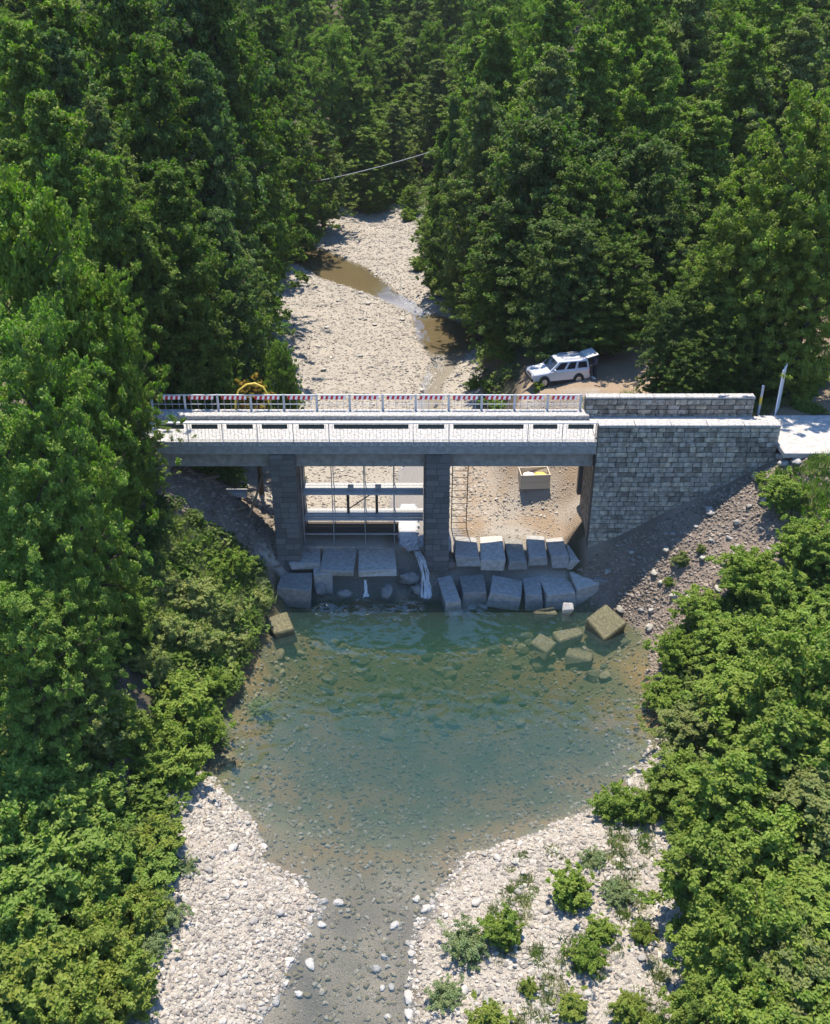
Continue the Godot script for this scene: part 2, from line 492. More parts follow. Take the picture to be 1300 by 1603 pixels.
func sheet(xs: PackedFloat32Array, zs: PackedFloat32Array, height: Callable, colour = null) -> ArrayMesh:
	var nx := xs.size()
	var nz := zs.size()
	var v := PackedVector3Array()
	var c := PackedColorArray()
	v.resize(nx * nz)
	if colour: c.resize(nx * nz)
	for j in nz:
		for i in nx:
			var h: float = height.call(xs[i], zs[j])
			v[j * nx + i] = Vector3(xs[i], h, zs[j])
			if colour: c[j * nx + i] = colour.call(xs[i], zs[j], h)
	var n := PackedVector3Array()
	n.resize(nx * nz)
	for j in nz:
		for i in nx:
			var a := v[j * nx + maxi(i - 1, 0)]
			var b := v[j * nx + mini(i + 1, nx - 1)]
			var d := v[maxi(j - 1, 0) * nx + i]
			var e := v[mini(j + 1, nz - 1) * nx + i]
			n[j * nx + i] = (e - d).cross(b - a).normalized()
	var idx := PackedInt32Array()
	idx.resize((nx - 1) * (nz - 1) * 6)
	var k := 0
	for j in nz - 1:
		for i in nx - 1:
			var o := j * nx + i
			for q in [o, o + 1, o + nx + 1, o, o + nx + 1, o + nx]:
				idx[k] = q
				k += 1
	var arr := []
	arr.resize(Mesh.ARRAY_MAX)
	arr[Mesh.ARRAY_VERTEX] = v
	arr[Mesh.ARRAY_NORMAL] = n
	arr[Mesh.ARRAY_INDEX] = idx
	if colour: arr[Mesh.ARRAY_COLOR] = c
	var m := ArrayMesh.new()
	m.add_surface_from_arrays(Mesh.PRIMITIVE_TRIANGLES, arr)
	return m

# ---------------------------------------------------------------- trees and shrubs
# A crown: boughs leave the trunk, each carries leaf clumps towards its tip, each clump holds leaf-sized faces.
func crown_shape(kind: String, t: float) -> float:      # radius of the crown's outline (0..1) at share t of its height
	match kind:
		"tall": return pow(sin(PI * pow(clampf(t * 0.92 + 0.08, 0, 1), 0.75)), 0.75)
		"conic": return clampf((1.0 - t) * 1.12, 0.05, 1.0) * smoothstep(-0.12, 0.16, t)
		"round": return sqrt(maxf(0.02, 1.0 - pow(t * 1.75 - 0.8, 2)))
		"airy": return sqrt(maxf(0.04, 1.0 - pow(t * 1.65 - 0.75, 2)))
		"bush": return sqrt(maxf(0.05, 1.0 - pow(t * 1.12 - 0.15, 2)))
	return 1.0

func crown_mesh(seed_: int, kind: String, H: float, R: float, low: float, boughs: int, clumps: int, leaves: int, leaf: float, clump_r: float) -> Array:
	rng.seed = seed_
	var total := boughs * clumps * leaves
	var v := PackedVector3Array()
	var n := PackedVector3Array()
	var c := PackedColorArray()
	var idx := PackedInt32Array()
	v.resize(total * 4)
	n.resize(total * 4)
	c.resize(total * 4)
	idx.resize(total * 6)
	var limbs := begin()
	var k := 0
	var bend := [Vector3.ZERO]
	for i in 8: bend.append(bend[-1] + Vector3(rng.randf_range(-1, 1), 0, rng.randf_range(-1, 1)) * R * 0.035)
	var spine := func(f: float) -> Vector3:
		var q := clampf(f, 0, 1) * 8.0
		var i := mini(int(q), 7)
		return bend[i].lerp(bend[i + 1], q - i) + Vector3(0, f * H, 0)
	var pts := []
	var rad := []
	var thick := 0.016 * H + 0.05 if kind != "bush" else 0.05
	for i in 9:
		pts.append(spine.call(i / 8.0 * 0.94))
		rad.append(thick * pow(1.0 - i / 8.6, 0.9))
	if kind != "bush": tube(limbs, pts, rad, 8)
	var turn := rng.randf() * TAU
	for b in boughs:
		var t := (b + rng.randf_range(0.1, 0.9)) / boughs
		turn += 2.39996 + rng.randf_range(-0.5, 0.5)
		var r := R * crown_shape(kind, t) * rng.randf_range(0.48, 1.16)
		var y := H * (low + (1.0 - low) * t)
		var rise := r * lerpf(0.22, 0.95, t) * rng.randf_range(0.6, 1.25)
		if kind == "conic": rise = r * rng.randf_range(0.05, 0.45)
		var dir := Vector3(cos(turn), 0, sin(turn))
		var root: Vector3 = spine.call(maxf(0.02, (y - rise) / H * 0.97)) if kind != "bush" else Vector3(dir.x, 0, dir.z) * R * 0.12
		var tip: Vector3 = dir * r + Vector3(0, minf(y, H * 0.985), 0)
		if kind == "bush": tip = dir * r * sqrt(rng.randf_range(0.1, 1.0)) + Vector3(0, H * (low + (1 - low) * crown_shape("bush", 0) * pow(rng.randf(), 0.6)) * (1.0 - 0.35 * r / R), 0)
		var midp := root.lerp(tip, 0.5) + Vector3(0, r * 0.10, 0)
		if b % 2 == 0 or kind == "bush": tube(limbs, [root, midp, tip], [thick * 0.34, thick * 0.2, thick * 0.07], 5)
		var side := dir.cross(Vector3.UP)
		var bough_tone := rng.randf_range(0.88, 1.0)
		for q in clumps:
			var s := pow(rng.randf(), 0.72)
			var base := root.lerp(midp, s * 2) if s < 0.5 else midp.lerp(tip, s * 2 - 1)
			var spread := (r + 0.25 * R) * 0.24 * (0.5 + s)
			var centre := base + side * rng.randfn(0, spread) + Vector3(0, rng.randfn(0, spread * 0.42), 0) + dir * rng.randfn(0, spread * 0.4)
			var cr := clump_r * rng.randf_range(0.65, 1.3)
			var tone := bough_tone * rng.randf_range(0.85, 1.0)
			var warm := rng.randf_range(0.86, 1.0)
			var twig := (dir * 0.7 + Vector3(rng.randfn(), rng.randfn() * 0.45 - 0.05, rng.randfn()) * 0.75).normalized() * cr * 1.5
			for l in leaves:
				var d := Vector3(rng.randfn(), rng.randfn() * 0.62, rng.randfn())
				d = d.normalized() * pow(rng.randf(), 0.45)
				var u := pow(rng.randf(), 0.8)
				var p := centre + twig * (u - 0.35) + d * cr * (0.62 - 0.3 * u)
				p.y = maxf(p.y, 0.05)
				var up := (Vector3(0, 0.75, 0) + d * 0.55 + dir * 0.25 + Vector3(rng.randfn(), rng.randfn(), rng.randfn()) * 0.62).normalized()
				var along := up.cross(Vector3(rng.randfn(), rng.randfn(), rng.randfn())).normalized()
				var wide := up.cross(along) * leaf * rng.randf_range(0.28, 0.42)
				along *= leaf * rng.randf_range(0.7, 1.2) * 0.62
				var lt := tone * rng.randf_range(0.78, 1.0)
				var col := Color(lt * warm, lt, lt * rng.randf_range(0.75, 1.0))
				var o := k * 4
				v[o] = p - along
				v[o + 1] = p + wide - up * leaf * 0.07
				v[o + 2] = p + along * 1.1 - up * leaf * 0.12
				v[o + 3] = p - wide - up * leaf * 0.07
				for j in 4:
					n[o + j] = up
					c[o + j] = col
				var e := k * 6
				idx[e] = o
				idx[e + 1] = o + 1
				idx[e + 2] = o + 2
				idx[e + 3] = o
				idx[e + 4] = o + 2
				idx[e + 5] = o + 3
				k += 1
	var arr := []
	arr.resize(Mesh.ARRAY_MAX)
	arr[Mesh.ARRAY_VERTEX] = v
	arr[Mesh.ARRAY_NORMAL] = n
	arr[Mesh.ARRAY_COLOR] = c
	arr[Mesh.ARRAY_INDEX] = idx
	var m := ArrayMesh.new()
	m.add_surface_from_arrays(Mesh.PRIMITIVE_TRIANGLES, arr)
	return [m, limbs.commit(), H, R]

var proto := {}
func make_plants() -> void:
	#                          seed  kind     H     R    low  boughs clumps leaves leaf clump
	proto.tall = [crown_mesh(11, "tall", 18.0, 4.2, .12, 74, 14, 84, .185, .52), crown_mesh(12, "tall", 18.0, 3.8, .08, 64, 13, 84, .20, .58), crown_mesh(13, "tall", 18.0, 4.4, .22, 46, 16, 84, .21, .66)]
	proto.conic = [crown_mesh(21, "conic", 18.0, 3.7, .06, 86, 12, 74, .18, .44), crown_mesh(22, "conic", 18.0, 3.4, .05, 70, 12, 76, .19, .50)]
	proto.round = [crown_mesh(31, "round", 15.0, 5.2, .08, 70, 15, 86, .20, .60), crown_mesh(32, "round", 15.0, 4.8, .06, 60, 14, 84, .22, .68)]
	proto.airy = [crown_mesh(41, "airy", 15.0, 4.8, .12, 50, 15, 100, .165, .58), crown_mesh(42, "airy", 15.0, 4.4, .10, 44, 15, 100, .165, .60)]
	proto.bush = [crown_mesh(51, "bush", 3.0, 1.6, .10, 26, 7, 80, .13, .36), crown_mesh(52, "bush", 3.0, 1.8, .08, 30, 7, 76, .13, .38), crown_mesh(53, "bush", 3.0, 1.4, .12, 24, 7, 80, .14, .34)]
	proto.thicket = [crown_mesh(54, "bush", 5.0, 2.6, .06, 46, 9, 90, .18, .50), crown_mesh(55, "bush", 5.0, 2.4, .06, 42, 9, 90, .18, .48), crown_mesh(56, "bush", 5.0, 2.8, .05, 50, 9, 84, .18, .52)]
	proto.smalltree = [crown_mesh(57, "round", 6.0, 2.3, .04, 44, 8, 90, .17, .50), crown_mesh(58, "tall", 6.0, 2.0, .03, 44, 8, 90, .17, .46), crown_mesh(59, "round", 6.0, 2.5, .03, 40, 9, 90, .18, .52)]
	proto.willow = [crown_mesh(61, "bush", 2.6, 1.7, .06, 32, 6, 80, .11, .34)]
	proto.sapling = [crown_mesh(71, "bush", 2.0, 0.8, .10, 12, 5, 40, .16, .24)]
	proto.withered = [crown_mesh(81, "airy", 9.0, 1.1, .80, 14, 6, 60, .16, .30)]

var plant_count := 0
func plant(called: String, kind: String, at: Vector3, height: float, radius: float, leaf: String, label: String, category: String, group: String) -> Node3D:
	var list: Array = proto[kind]
	var p: Array = list[plant_count % list.size()]
	plant_count += 1
	var t := thing(called, label, category, at, rng.randf() * TAU, group)
	t.scale = Vector3(radius / p[3], height / p[2], radius / p[3])
	put("trunk" if kind not in ["bush", "willow", "sapling", "thicket"] else "stems", p[1], M.bark, t)
	var shade: Array = {"leaf_mid": ["leaf_mid", "leaf_dusty", "leaf_mid"], "leaf_deep": ["leaf_deep", "leaf_bluish", "leaf_deep"], "leaf_cool": ["leaf_cool", "leaf_deep"]}.get(leaf, [leaf]) if called != "forest_tree" else [leaf]
	put("crown", p[0], M[shade[plant_count % shade.size()]], t)
	if not SHRUB.has(kind): t.rotation += Vector3(rng.randfn() * 0.03, 0, rng.randfn() * 0.03)
	return t

# A plant whose top shows at a pixel. A tree stands in the plane z, its height follows from the ground there; a shrub has the usual height for its width,
# and its distance is where that height above the ground meets the line of sight.
const SHRUB := {"bush": 1.7, "willow": 1.3, "thicket": 1.6, "smalltree": 2.0, "sapling": 2.6}
func plant_px(called: String, kind: String, px: float, py: float, z: float, radius: float, leaf: String, label: String, category: String, group: String) -> Node3D:
	if SHRUB.has(kind):
		var h: float = SHRUB[kind] * radius * (rng.randf_range(0.75, 1.5) if kind == "smalltree" else rng.randf_range(0.9, 1.15))
		var d := ray(px, py)
		var t := 18.0
		while t < 240.0:
			var p := CAM + d * t
			if p.y - ground(p.x, p.z) < h: break
			t += 0.15
		var q := CAM + d * t
		return plant(called, kind, Vector3(q.x, ground(q.x, q.z) - 0.1, q.z), h, radius, leaf, label, category, group)
	var top := at_z(px, py, z)
	var base := Vector3(top.x, ground(top.x, z) - 0.12, z)
	return plant(called, kind, base, maxf(2.5, top.y - base.y), radius, leaf, label, category, group)
# ---------------------------------------------------------------- scattered matter
func scatter(called: String, label: String, category: String, mesh: Mesh, material: Material, count: int, x0: float, x1: float, z0: float, z1: float, keep: Callable, size: Callable, tints: Array, sink := 0.25) -> void:
	var places: Array[Transform3D] = []
	var cols: Array[Color] = []
	for i in count:
		var x := rng.randf_range(x0, x1)
		var z := rng.randf_range(z0, z1)
		var h := ground(x, z)
		if not keep.call(x, z, h): continue
		var s: float = size.call()
		var b := Basis(Vector3.UP, rng.randf() * TAU) * Basis(Vector3.RIGHT, rng.randfn() * 0.25)
		places.append(Transform3D(b.scaled_local(Vector3(s * rng.randf_range(0.8, 1.3), s * rng.randf_range(0.7, 1.1), s * rng.randf_range(0.8, 1.3))), Vector3(x, h + s * (0.3 - sink), z)))
		var c: Color = tints[rng.randi() % tints.size()]
		cols.append(c * rng.randf_range(0.8, 1.1))
	var mm := MultiMesh.new()
	mm.transform_format = MultiMesh.TRANSFORM_3D
	mm.use_colors = true
	mm.mesh = mesh
	mm.instance_count = places.size()
	for i in places.size():
		mm.set_instance_transform(i, places[i])
		mm.set_instance_color(i, Color(minf(cols[i].r, 1), minf(cols[i].g, 1), minf(cols[i].b, 1)))
	var o := MultiMeshInstance3D.new()
	o.name = numbered(called)
	o.multimesh = mm
	o.material_override = material
	add_child(o)
	tag(o, label, category, "", "stuff")

func tuft_mesh(seed_: int, n: int, r: float, h: float, leaf: float, blade: bool) -> ArrayMesh:
	rng.seed = seed_
	var st := begin()
	for i in n:
		var a := rng.randf() * TAU
		var q := sqrt(rng.randf()) * r
		var p := Vector3(cos(a) * q, 0, sin(a) * q)
		var t := rng.randf_range(0.7, 1.0)
		st.set_color(Color(t, t, t))
		if blade:
			var lean := Vector3(rng.randfn() * 0.35, 1, rng.randfn() * 0.35).normalized() * h * rng.randf_range(0.5, 1.0)
			var w := Vector3(cos(a * 3.1), 0, sin(a * 3.1)) * 0.025
			tri(st, p - w, p + w, p + lean, lean.cross(w))
		else:
			p.y = h * rng.randf() * (1.0 - 0.6 * q / r)
			var up := Vector3(rng.randfn() * 0.5, 1, rng.randfn() * 0.5).normalized()
			var al := up.cross(Vector3(rng.randfn(), rng.randfn(), rng.randfn())).normalized() * leaf * 0.55
			var wi := up.cross(al).normalized() * leaf * 0.33
			tri(st, p - al, p + wi, p + al, up)
			tri(st, p - al, p + al, p - wi, up)
	return st.commit()

func lone_stones(count: int, x0: float, x1: float, z0: float, z1: float, keep: Callable, lo: float, hi: float, label: String, group: String, meshes: Array, mats: Array) -> void:
	var done := 0
	var spots := []
	for i in count * 40:
		if done >= count: break
		var x := rng.randf_range(x0, x1)
		var z := rng.randf_range(z0, z1)
		var h := ground(x, z)
		if not keep.call(x, z, h): continue
		var s := lo + (hi - lo) * pow(rng.randf(), 2.2)
		var near := false
		for q in spots:
			if Vector2(q.x - x, q.y - z).length() < (q.z + s) * 0.55:
				near = true
				break
		if near: continue
		spots.append(Vector3(x, z, s))
		var o := put("river_stone", meshes[rng.randi() % meshes.size()], M[mats[rng.randi() % mats.size()]])
		o.position = Vector3(x, h + s * 0.12, z)
		o.rotation = Vector3(rng.randfn() * 0.15, rng.randf() * TAU, rng.randfn() * 0.15)
		o.scale = Vector3(s * rng.randf_range(0.85, 1.25), s * rng.randf_range(0.75, 1.1), s)
		tag(o, label, "stone", group)
		done += 1

# A running strip of broken white water along a path.
func ribbon(path: Array, wide: Array, lift: float, rough: float, across := 7, steps := 5) -> ArrayMesh:
	var st := begin()
	var rows := []
	for i in path.size() - 1:
		for q in steps:
			var t := float(q) / steps
			var p: Vector3 = path[i].lerp(path[i + 1], t)
			var d: Vector3 = (path[i + 1] - path[i]).normalized()
			var side := d.cross(Vector3.UP).normalized()
			var w := lerpf(wide[i], wide[i + 1], t)
			var row := []
			for k in across + 1:
				var u := (float(k) / across * 2 - 1) * w * (1 + 0.35 * fine.get_noise_2d(p.x * 9 + k * 31 * float(k == 0 or k == across), p.z * 9))
				var c := p + side * u
				c.y += lift + rough * fine.get_noise_3d(c.x * 14, c.y * 14, c.z * 14) - (0.06 if k == 0 or k == across else 0.0)
				row.append(c)
			rows.append(row)
	for i in rows.size() - 1:
		for k in across:
			quad(st, rows[i][k], rows[i][k + 1], rows[i + 1][k + 1], rows[i + 1][k], Vector3(0, 1, 0.3))
	return st.commit()

# ---------------------------------------------------------------- masonry
func masonry(parent: Node3D, origin: Vector3, along: Vector3, length: float, y0: float, y1: float, out: Vector3, course: float, lo: float, hi: float, floor_at: Callable, dark: Callable) -> int:
	# stones of a wall face, each its own piece, proud of the mortar core; shared meshes of eight shapes
	var made := 0
	var y := y0
	var turn := Basis(along, Vector3.UP, out)
	while y < y1 - 0.05:
		var ch := minf(course * rng.randf_range(0.9, 1.1), y1 - y)
		var u := 0.0
		while u < length - 0.02:
			var w := rng.randf_range(lo, hi)
			if u + w > length - lo * 0.6: w = length - u
			var c := origin + along * (u + w / 2) + Vector3(0, y + ch / 2, 0)
			if y + ch > floor_at.call(u + w / 2):
				var o := put("stone", stone_units[rng.randi() % stone_units.size()], M["stone%d" % (rng.randi() % 5)] if not dark.call(u, y) else M.stone5, parent)
				o.transform = Transform3D(turn.scaled_local(Vector3(w - 0.035, ch - 0.035, 0.16)), c + out * rng.randf_range(0.0, 0.03) - parent.position)
				made += 1
			u += w
		y += ch
	return made

var stone_units := []

# ---------------------------------------------------------------- people: a body meshed from joined capsules
func body_mesh(bones: Array, cell: float, blend: float) -> ArrayMesh:
	var lo := Vector3.ONE * 99
	var hi := -lo
	for b in bones:
		for e in [[b[0], b[2]], [b[1], b[3]]]:
			lo = lo.min(e[0] - Vector3.ONE * (e[1] + cell * 3))
			hi = hi.max(e[0] + Vector3.ONE * (e[1] + cell * 3))
	var n := Vector3i(((hi - lo) / cell).ceil()) + Vector3i.ONE
	var f := PackedFloat32Array()
	f.resize(n.x * n.y * n.z)
	var id := func(x: int, y: int, z: int) -> int: return (z * n.y + y) * n.x + x
	for z in n.z:
		for y in n.y:
			for x in n.x:
				var p := lo + Vector3(x, y, z) * cell
				var d := 9.0
				for b in bones:
					var ab: Vector3 = b[1] - b[0]
					var t := clampf((p - b[0]).dot(ab) / ab.length_squared(), 0, 1)
					var q := p.distance_to(b[0] + ab * t) - lerpf(b[2], b[3], t)
					var h := clampf(0.5 + 0.5 * (d - q) / blend, 0, 1)
					d = lerpf(d, q, h) - blend * h * (1 - h)
				f[id.call(x, y, z)] = d
	var at := {}
	var verts := PackedVector3Array()
	for z in n.z - 1:
		for y in n.y - 1:
			for x in n.x - 1:
				var sum := Vector3.ZERO
				var cnt := 0
				var corner := []
				for k in 8: corner.append(f[id.call(x + (k & 1), y + ((k >> 1) & 1), z + (k >> 2))])
				for e in [[0, 1], [2, 3], [4, 5], [6, 7], [0, 2], [1, 3], [4, 6], [5, 7], [0, 4], [1, 5], [2, 6], [3, 7]]:
					var a: float = corner[e[0]]
					var b: float = corner[e[1]]
					if (a < 0) != (b < 0):
						var pa := Vector3(e[0] & 1, (e[0] >> 1) & 1, e[0] >> 2)
						var pb := Vector3(e[1] & 1, (e[1] >> 1) & 1, e[1] >> 2)
						sum += pa.lerp(pb, a / (a - b))
						cnt += 1
				if cnt:
					at[Vector3i(x, y, z)] = verts.size()
					verts.append(lo + (Vector3(x, y, z) + sum / cnt) * cell)
	var st := begin()
	st.set_smooth_group(0)
	for v in verts: st.add_vertex(v)
	for c: Vector3i in at:
		for ax in 3:
			var u := Vector3i.ZERO
			var w := Vector3i.ZERO
			var d := Vector3i.ZERO
			d[ax] = 1
			u[(ax + 1) % 3] = 1
			w[(ax + 2) % 3] = 1
			var a: float = f[id.call(c.x, c.y, c.z)]
			var e: Vector3i = c + d
			var b: float = f[id.call(e.x, e.y, e.z)]
			if (a < 0) == (b < 0): continue
			if not (at.has(c - u) and at.has(c - w) and at.has(c - u - w)): continue
			var q := [at[c], at[c - u], at[c - u - w], at[c - w]]
			var order := [0, 1, 2, 0, 2, 3] if a < 0 else [0, 2, 1, 0, 3, 2]
			for k in order: st.add_index(q[k])
	st.generate_normals()
	return st.commit()

# ---------------------------------------------------------------- the bridge and its walls
func build_bridge() -> void:
	for k in 8: stone_units.append(block_mesh(Vector3.ONE, 0.07, 0.035))
	var base := Vector3(-3, 0, -2)
	var t := thing("road_bridge", "pale concrete road bridge on two stone piers across the river", "bridge", base)
	var w := func(o: MeshInstance3D) -> MeshInstance3D:
		o.position = -base
		return o
	w.call(put("deck", block_mesh(Vector3(26.0, .24, 3.9), .02, 0, Vector3(-3, DECK - .12, -1.97)), M.white_concrete, t))
	w.call(put("edge_beam", block_mesh(Vector3(26.0, .46, .3), .02, 0, Vector3(-3, DECK - .475, -.16)), M.concrete, t))
	w.call(put("edge_beam", block_mesh(Vector3(26.0, .46, .3), .02, 0, Vector3(-3, DECK - .475, -3.76)), M.concrete, t))
	w.call(put("girder", block_mesh(Vector3(26.0, 1.55, 2.6), .03, 0, Vector3(-3, DECK - 1.02, -1.96)), M.concrete, t))
	w.call(put("kerb", block_mesh(Vector3(26.0, .27, .92), .03, 0, Vector3(-3, DECK + .132, -3.46)), M.white_concrete, t))
	w.call(put("kerb", block_mesh(Vector3(26.0, .06, .34), .02, 0, Vector3(-3, DECK + .03, -.20)), M.white_concrete, t))
	w.call(put("abutment", block_mesh(Vector3(2.4, 9.0, 3.4), .03, 0, Vector3(11.24, 4.44, -2.1)), M.brown_concrete, t))
	w.call(put("abutment", block_mesh(Vector3(3.0, 6.0, 3.7), .03, 0, Vector3(-15.4, 5.9, -2.0)), M.concrete, t))
	for s in [[-8.1, -6.72], [0.6, 1.98]]:
		var xm: float = (s[0] + s[1]) / 2
		var wide: float = s[1] - s[0]
		var p := Node3D.new()
		p.name = "pier"
		t.add_child(p, true)
		p.position = Vector3(xm, 0, -2.3) - base
		var core := put("core", block_mesh(Vector3(wide - .14, 7.75, 4.5), .02, 0, Vector3(0, 4.55, 0)), M.mortar, p)
		core.position = Vector3.ZERO
		var holder := Vector3(xm, 0, -2.3)
		var none := func(_u): return 0.8
		var nod := func(_u, _y): return rng.randf() < 0.4
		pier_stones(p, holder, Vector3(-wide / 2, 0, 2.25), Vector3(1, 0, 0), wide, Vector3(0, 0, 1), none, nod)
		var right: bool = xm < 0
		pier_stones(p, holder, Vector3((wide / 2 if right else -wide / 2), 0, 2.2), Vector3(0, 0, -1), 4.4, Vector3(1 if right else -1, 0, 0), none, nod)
	# near railing: posts, white top rail, thin balusters and dark boards under the rail
	var r := Node3D.new()
	r.name = "railing"
	t.add_child(r, true)
	r.position = -base
	put("top_rail", block_mesh(Vector3(23.6, .07, .17), .02, 0, Vector3(-1.85, DECK + 1.13, -.2)), M.white_paint, r)
	put("bottom_rail", block_mesh(Vector3(23.6, .035, .035), .008, 0, Vector3(-1.85, DECK + .14, -.2)), M.white_paint, r)
	for e in [[244, 288], [300, 341], [355, 396], [410, 450], [468, 508], [523, 640], [655, 696], [710, 820], [835, 873], [890, 930]]:
		var a := at_z(e[0], 667, -.2).x
		var b := at_z(e[1], 667, -.2).x
		put("board", block_mesh(Vector3(b - a, .27, .03), .006, 0, Vector3((a + b) / 2, DECK + .90, -.2)), M.dark_board, r)
	for px in [294, 348, 403, 459, 515, 647, 703, 827, 881, 933]:
		put("post", block_mesh(Vector3(.045, 1.04, .06), .01, 0, Vector3(at_z(px, 675, -.26).x, DECK + .57, -.26)), M.steel, r)
	var st := begin()
	for i in 116: block(st, Vector3(-13.5 + i * .2, DECK + .62, -.2), Vector3(.016, .92, .016), .003)
	put("baluster", st.commit(), M.white_paint, r).set_meta("kind", "stuff")

	# the right-hand wing wall towards the camera
	var wb := Vector3(15, 2, -.2)
	var wall := thing("wing_wall", "grey coursed stone wing wall with white coping above the rubble slope", "wall", wb)
	var core2 := put("core", block_mesh(Vector3(9.9, 9.3, .5), .02, 0, Vector3(14.98, 5.46, -.36)), M.mortar, wall)
	core2.position = -wb
	for k in 5:
		var cp := put("coping", block_mesh(Vector3(1.965, .17, .72), .025, .006, Vector3(11.0 + k * 1.985, 10.2, -.33)), M.white_concrete, wall)
		cp.position = -wb
	masonry(wall, Vector3(10.03, 0, -.09), Vector3(1, 0, 0), 9.9, 1.6, 10.1, Vector3(0, 0, 1), .30, .36, .72,
		func(u): return ground(10.03 + u, .05) - .25, func(u, y): return (u > 7.2 and u < 9.2 and y > 8.3 and y < 9.5 and rng.randf() < .75) or rng.randf() < .07)
	# the far parapet wall
	var fb := Vector3(14.7, 4, -3.75)
	var far := thing("parapet_wall", "low stone parapet wall with pale coping across the road from the wing wall", "wall", fb)
	put("core", block_mesh(Vector3(9.7, 6.3, .42), .02, 0, Vector3(14.65, 7.1, -3.8)), M.mortar, far).position = -fb
	for k in 5:
		put("coping", block_mesh(Vector3(1.93, .13, .56), .02, .006, Vector3(10.78 + k * 1.945, 10.33, -3.78)), M.white_concrete, far).position = -fb
	masonry(far, Vector3(9.82, 0, -3.56), Vector3(1, 0, 0), 9.68, 9.05, 10.26, Vector3(0, 0, 1), .3, .4, .8, func(_u): return 0.0, func(_u, _y): return rng.randf() < .3)
	# the approach road
	structure("road", block_mesh(Vector3(70, .3, 4.9), .03, 0, Vector3(54.9, DECK - .14, -1.2)), M.road)
	structure("road", block_mesh(Vector3(9.95, .3, 2.8), .02, 0, Vector3(15.0, DECK - .15, -2.1)), M.road)
	structure("road", block_mesh(Vector3(30, .3, 4.4), .02, 0, Vector3(-31.1, DECK - .12, -2)), M.road)

func pier_stones(p: Node3D, holder: Vector3, origin: Vector3, along: Vector3, length: float, out: Vector3, none: Callable, nod: Callable) -> void:
	# masonry() subtracts the parent's position; a pier lies under the bridge node, so work in the pier's own frame
	var turn := Basis(along, Vector3.UP, out)
	var y := 0.75
	while y < 8.4:
		var ch := minf(.36 * rng.randf_range(.9, 1.1), 8.45 - y)
		var u := 0.0
		while u < length - .02:
			var w := rng.randf_range(.4, .8)
			if u + w > length - .3: w = length - u
			var o := put("stone", stone_units[rng.randi() % 8], M["shade_toned_pier_stone%d" % (rng.randi() % 3)], p)
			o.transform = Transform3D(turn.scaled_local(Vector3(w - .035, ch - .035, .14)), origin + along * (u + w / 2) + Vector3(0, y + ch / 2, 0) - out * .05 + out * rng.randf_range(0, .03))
			u += w
		y += ch

func build_fence() -> void:
	var base := Vector3(-2, DECK + .265, -3.82)
	var t := thing("site_fence", "low site fence with red and white striped boards along the far deck edge", "fence", base)
	var step := 1.905
	var x0 := -15.2
	for i in 14:
		var x := x0 + i * step
		put("post", block_mesh(Vector3(.13, .98, .06), .012, 0, Vector3(x, .49, 0) - Vector3(base.x, 0, 0)), M.pale_paint, t)
		if i == 13 or x + step > 9.75: break
		var xm := x + step / 2 - base.x
		put("top_rail", block_mesh(Vector3(step - .14, .05, .07), .01, 0, Vector3(xm, .93, 0)), M.white_paint, t)
		var st := begin()
		for s in [1, -1]:
			var e := [[-.72, -.11, 0, 1], [.72, -.11, 1, 1], [.72, .11, 1, 0], [-.72, .11, 0, 0]]
			for k in [0, 2, 1, 0, 3, 2] if s > 0 else [0, 1, 2, 0, 2, 3]:
				st.set_normal(Vector3(0, 0, s))
				st.set_uv(Vector2(e[k][2], e[k][3]))
				st.add_vertex(Vector3(xm + e[k][0], .77 + e[k][1], .022 * s))
		put("striped_board", st.commit(), M.stripes, t)
		put("board_core", block_mesh(Vector3(1.43, .216, .04), .004, 0, Vector3(xm, .77, 0)), M.white_paint, t)
		put("mid_rail", block_mesh(Vector3(step - .14, .035, .035), .008, 0, Vector3(xm, .36, 0)), M.pale_paint, t)
		for k in 4: put("upright", block_mesh(Vector3(.022, .68, .02), .005, 0, Vector3(xm - .6 + k * .4, .36, -.03)), M.pale_paint, t)

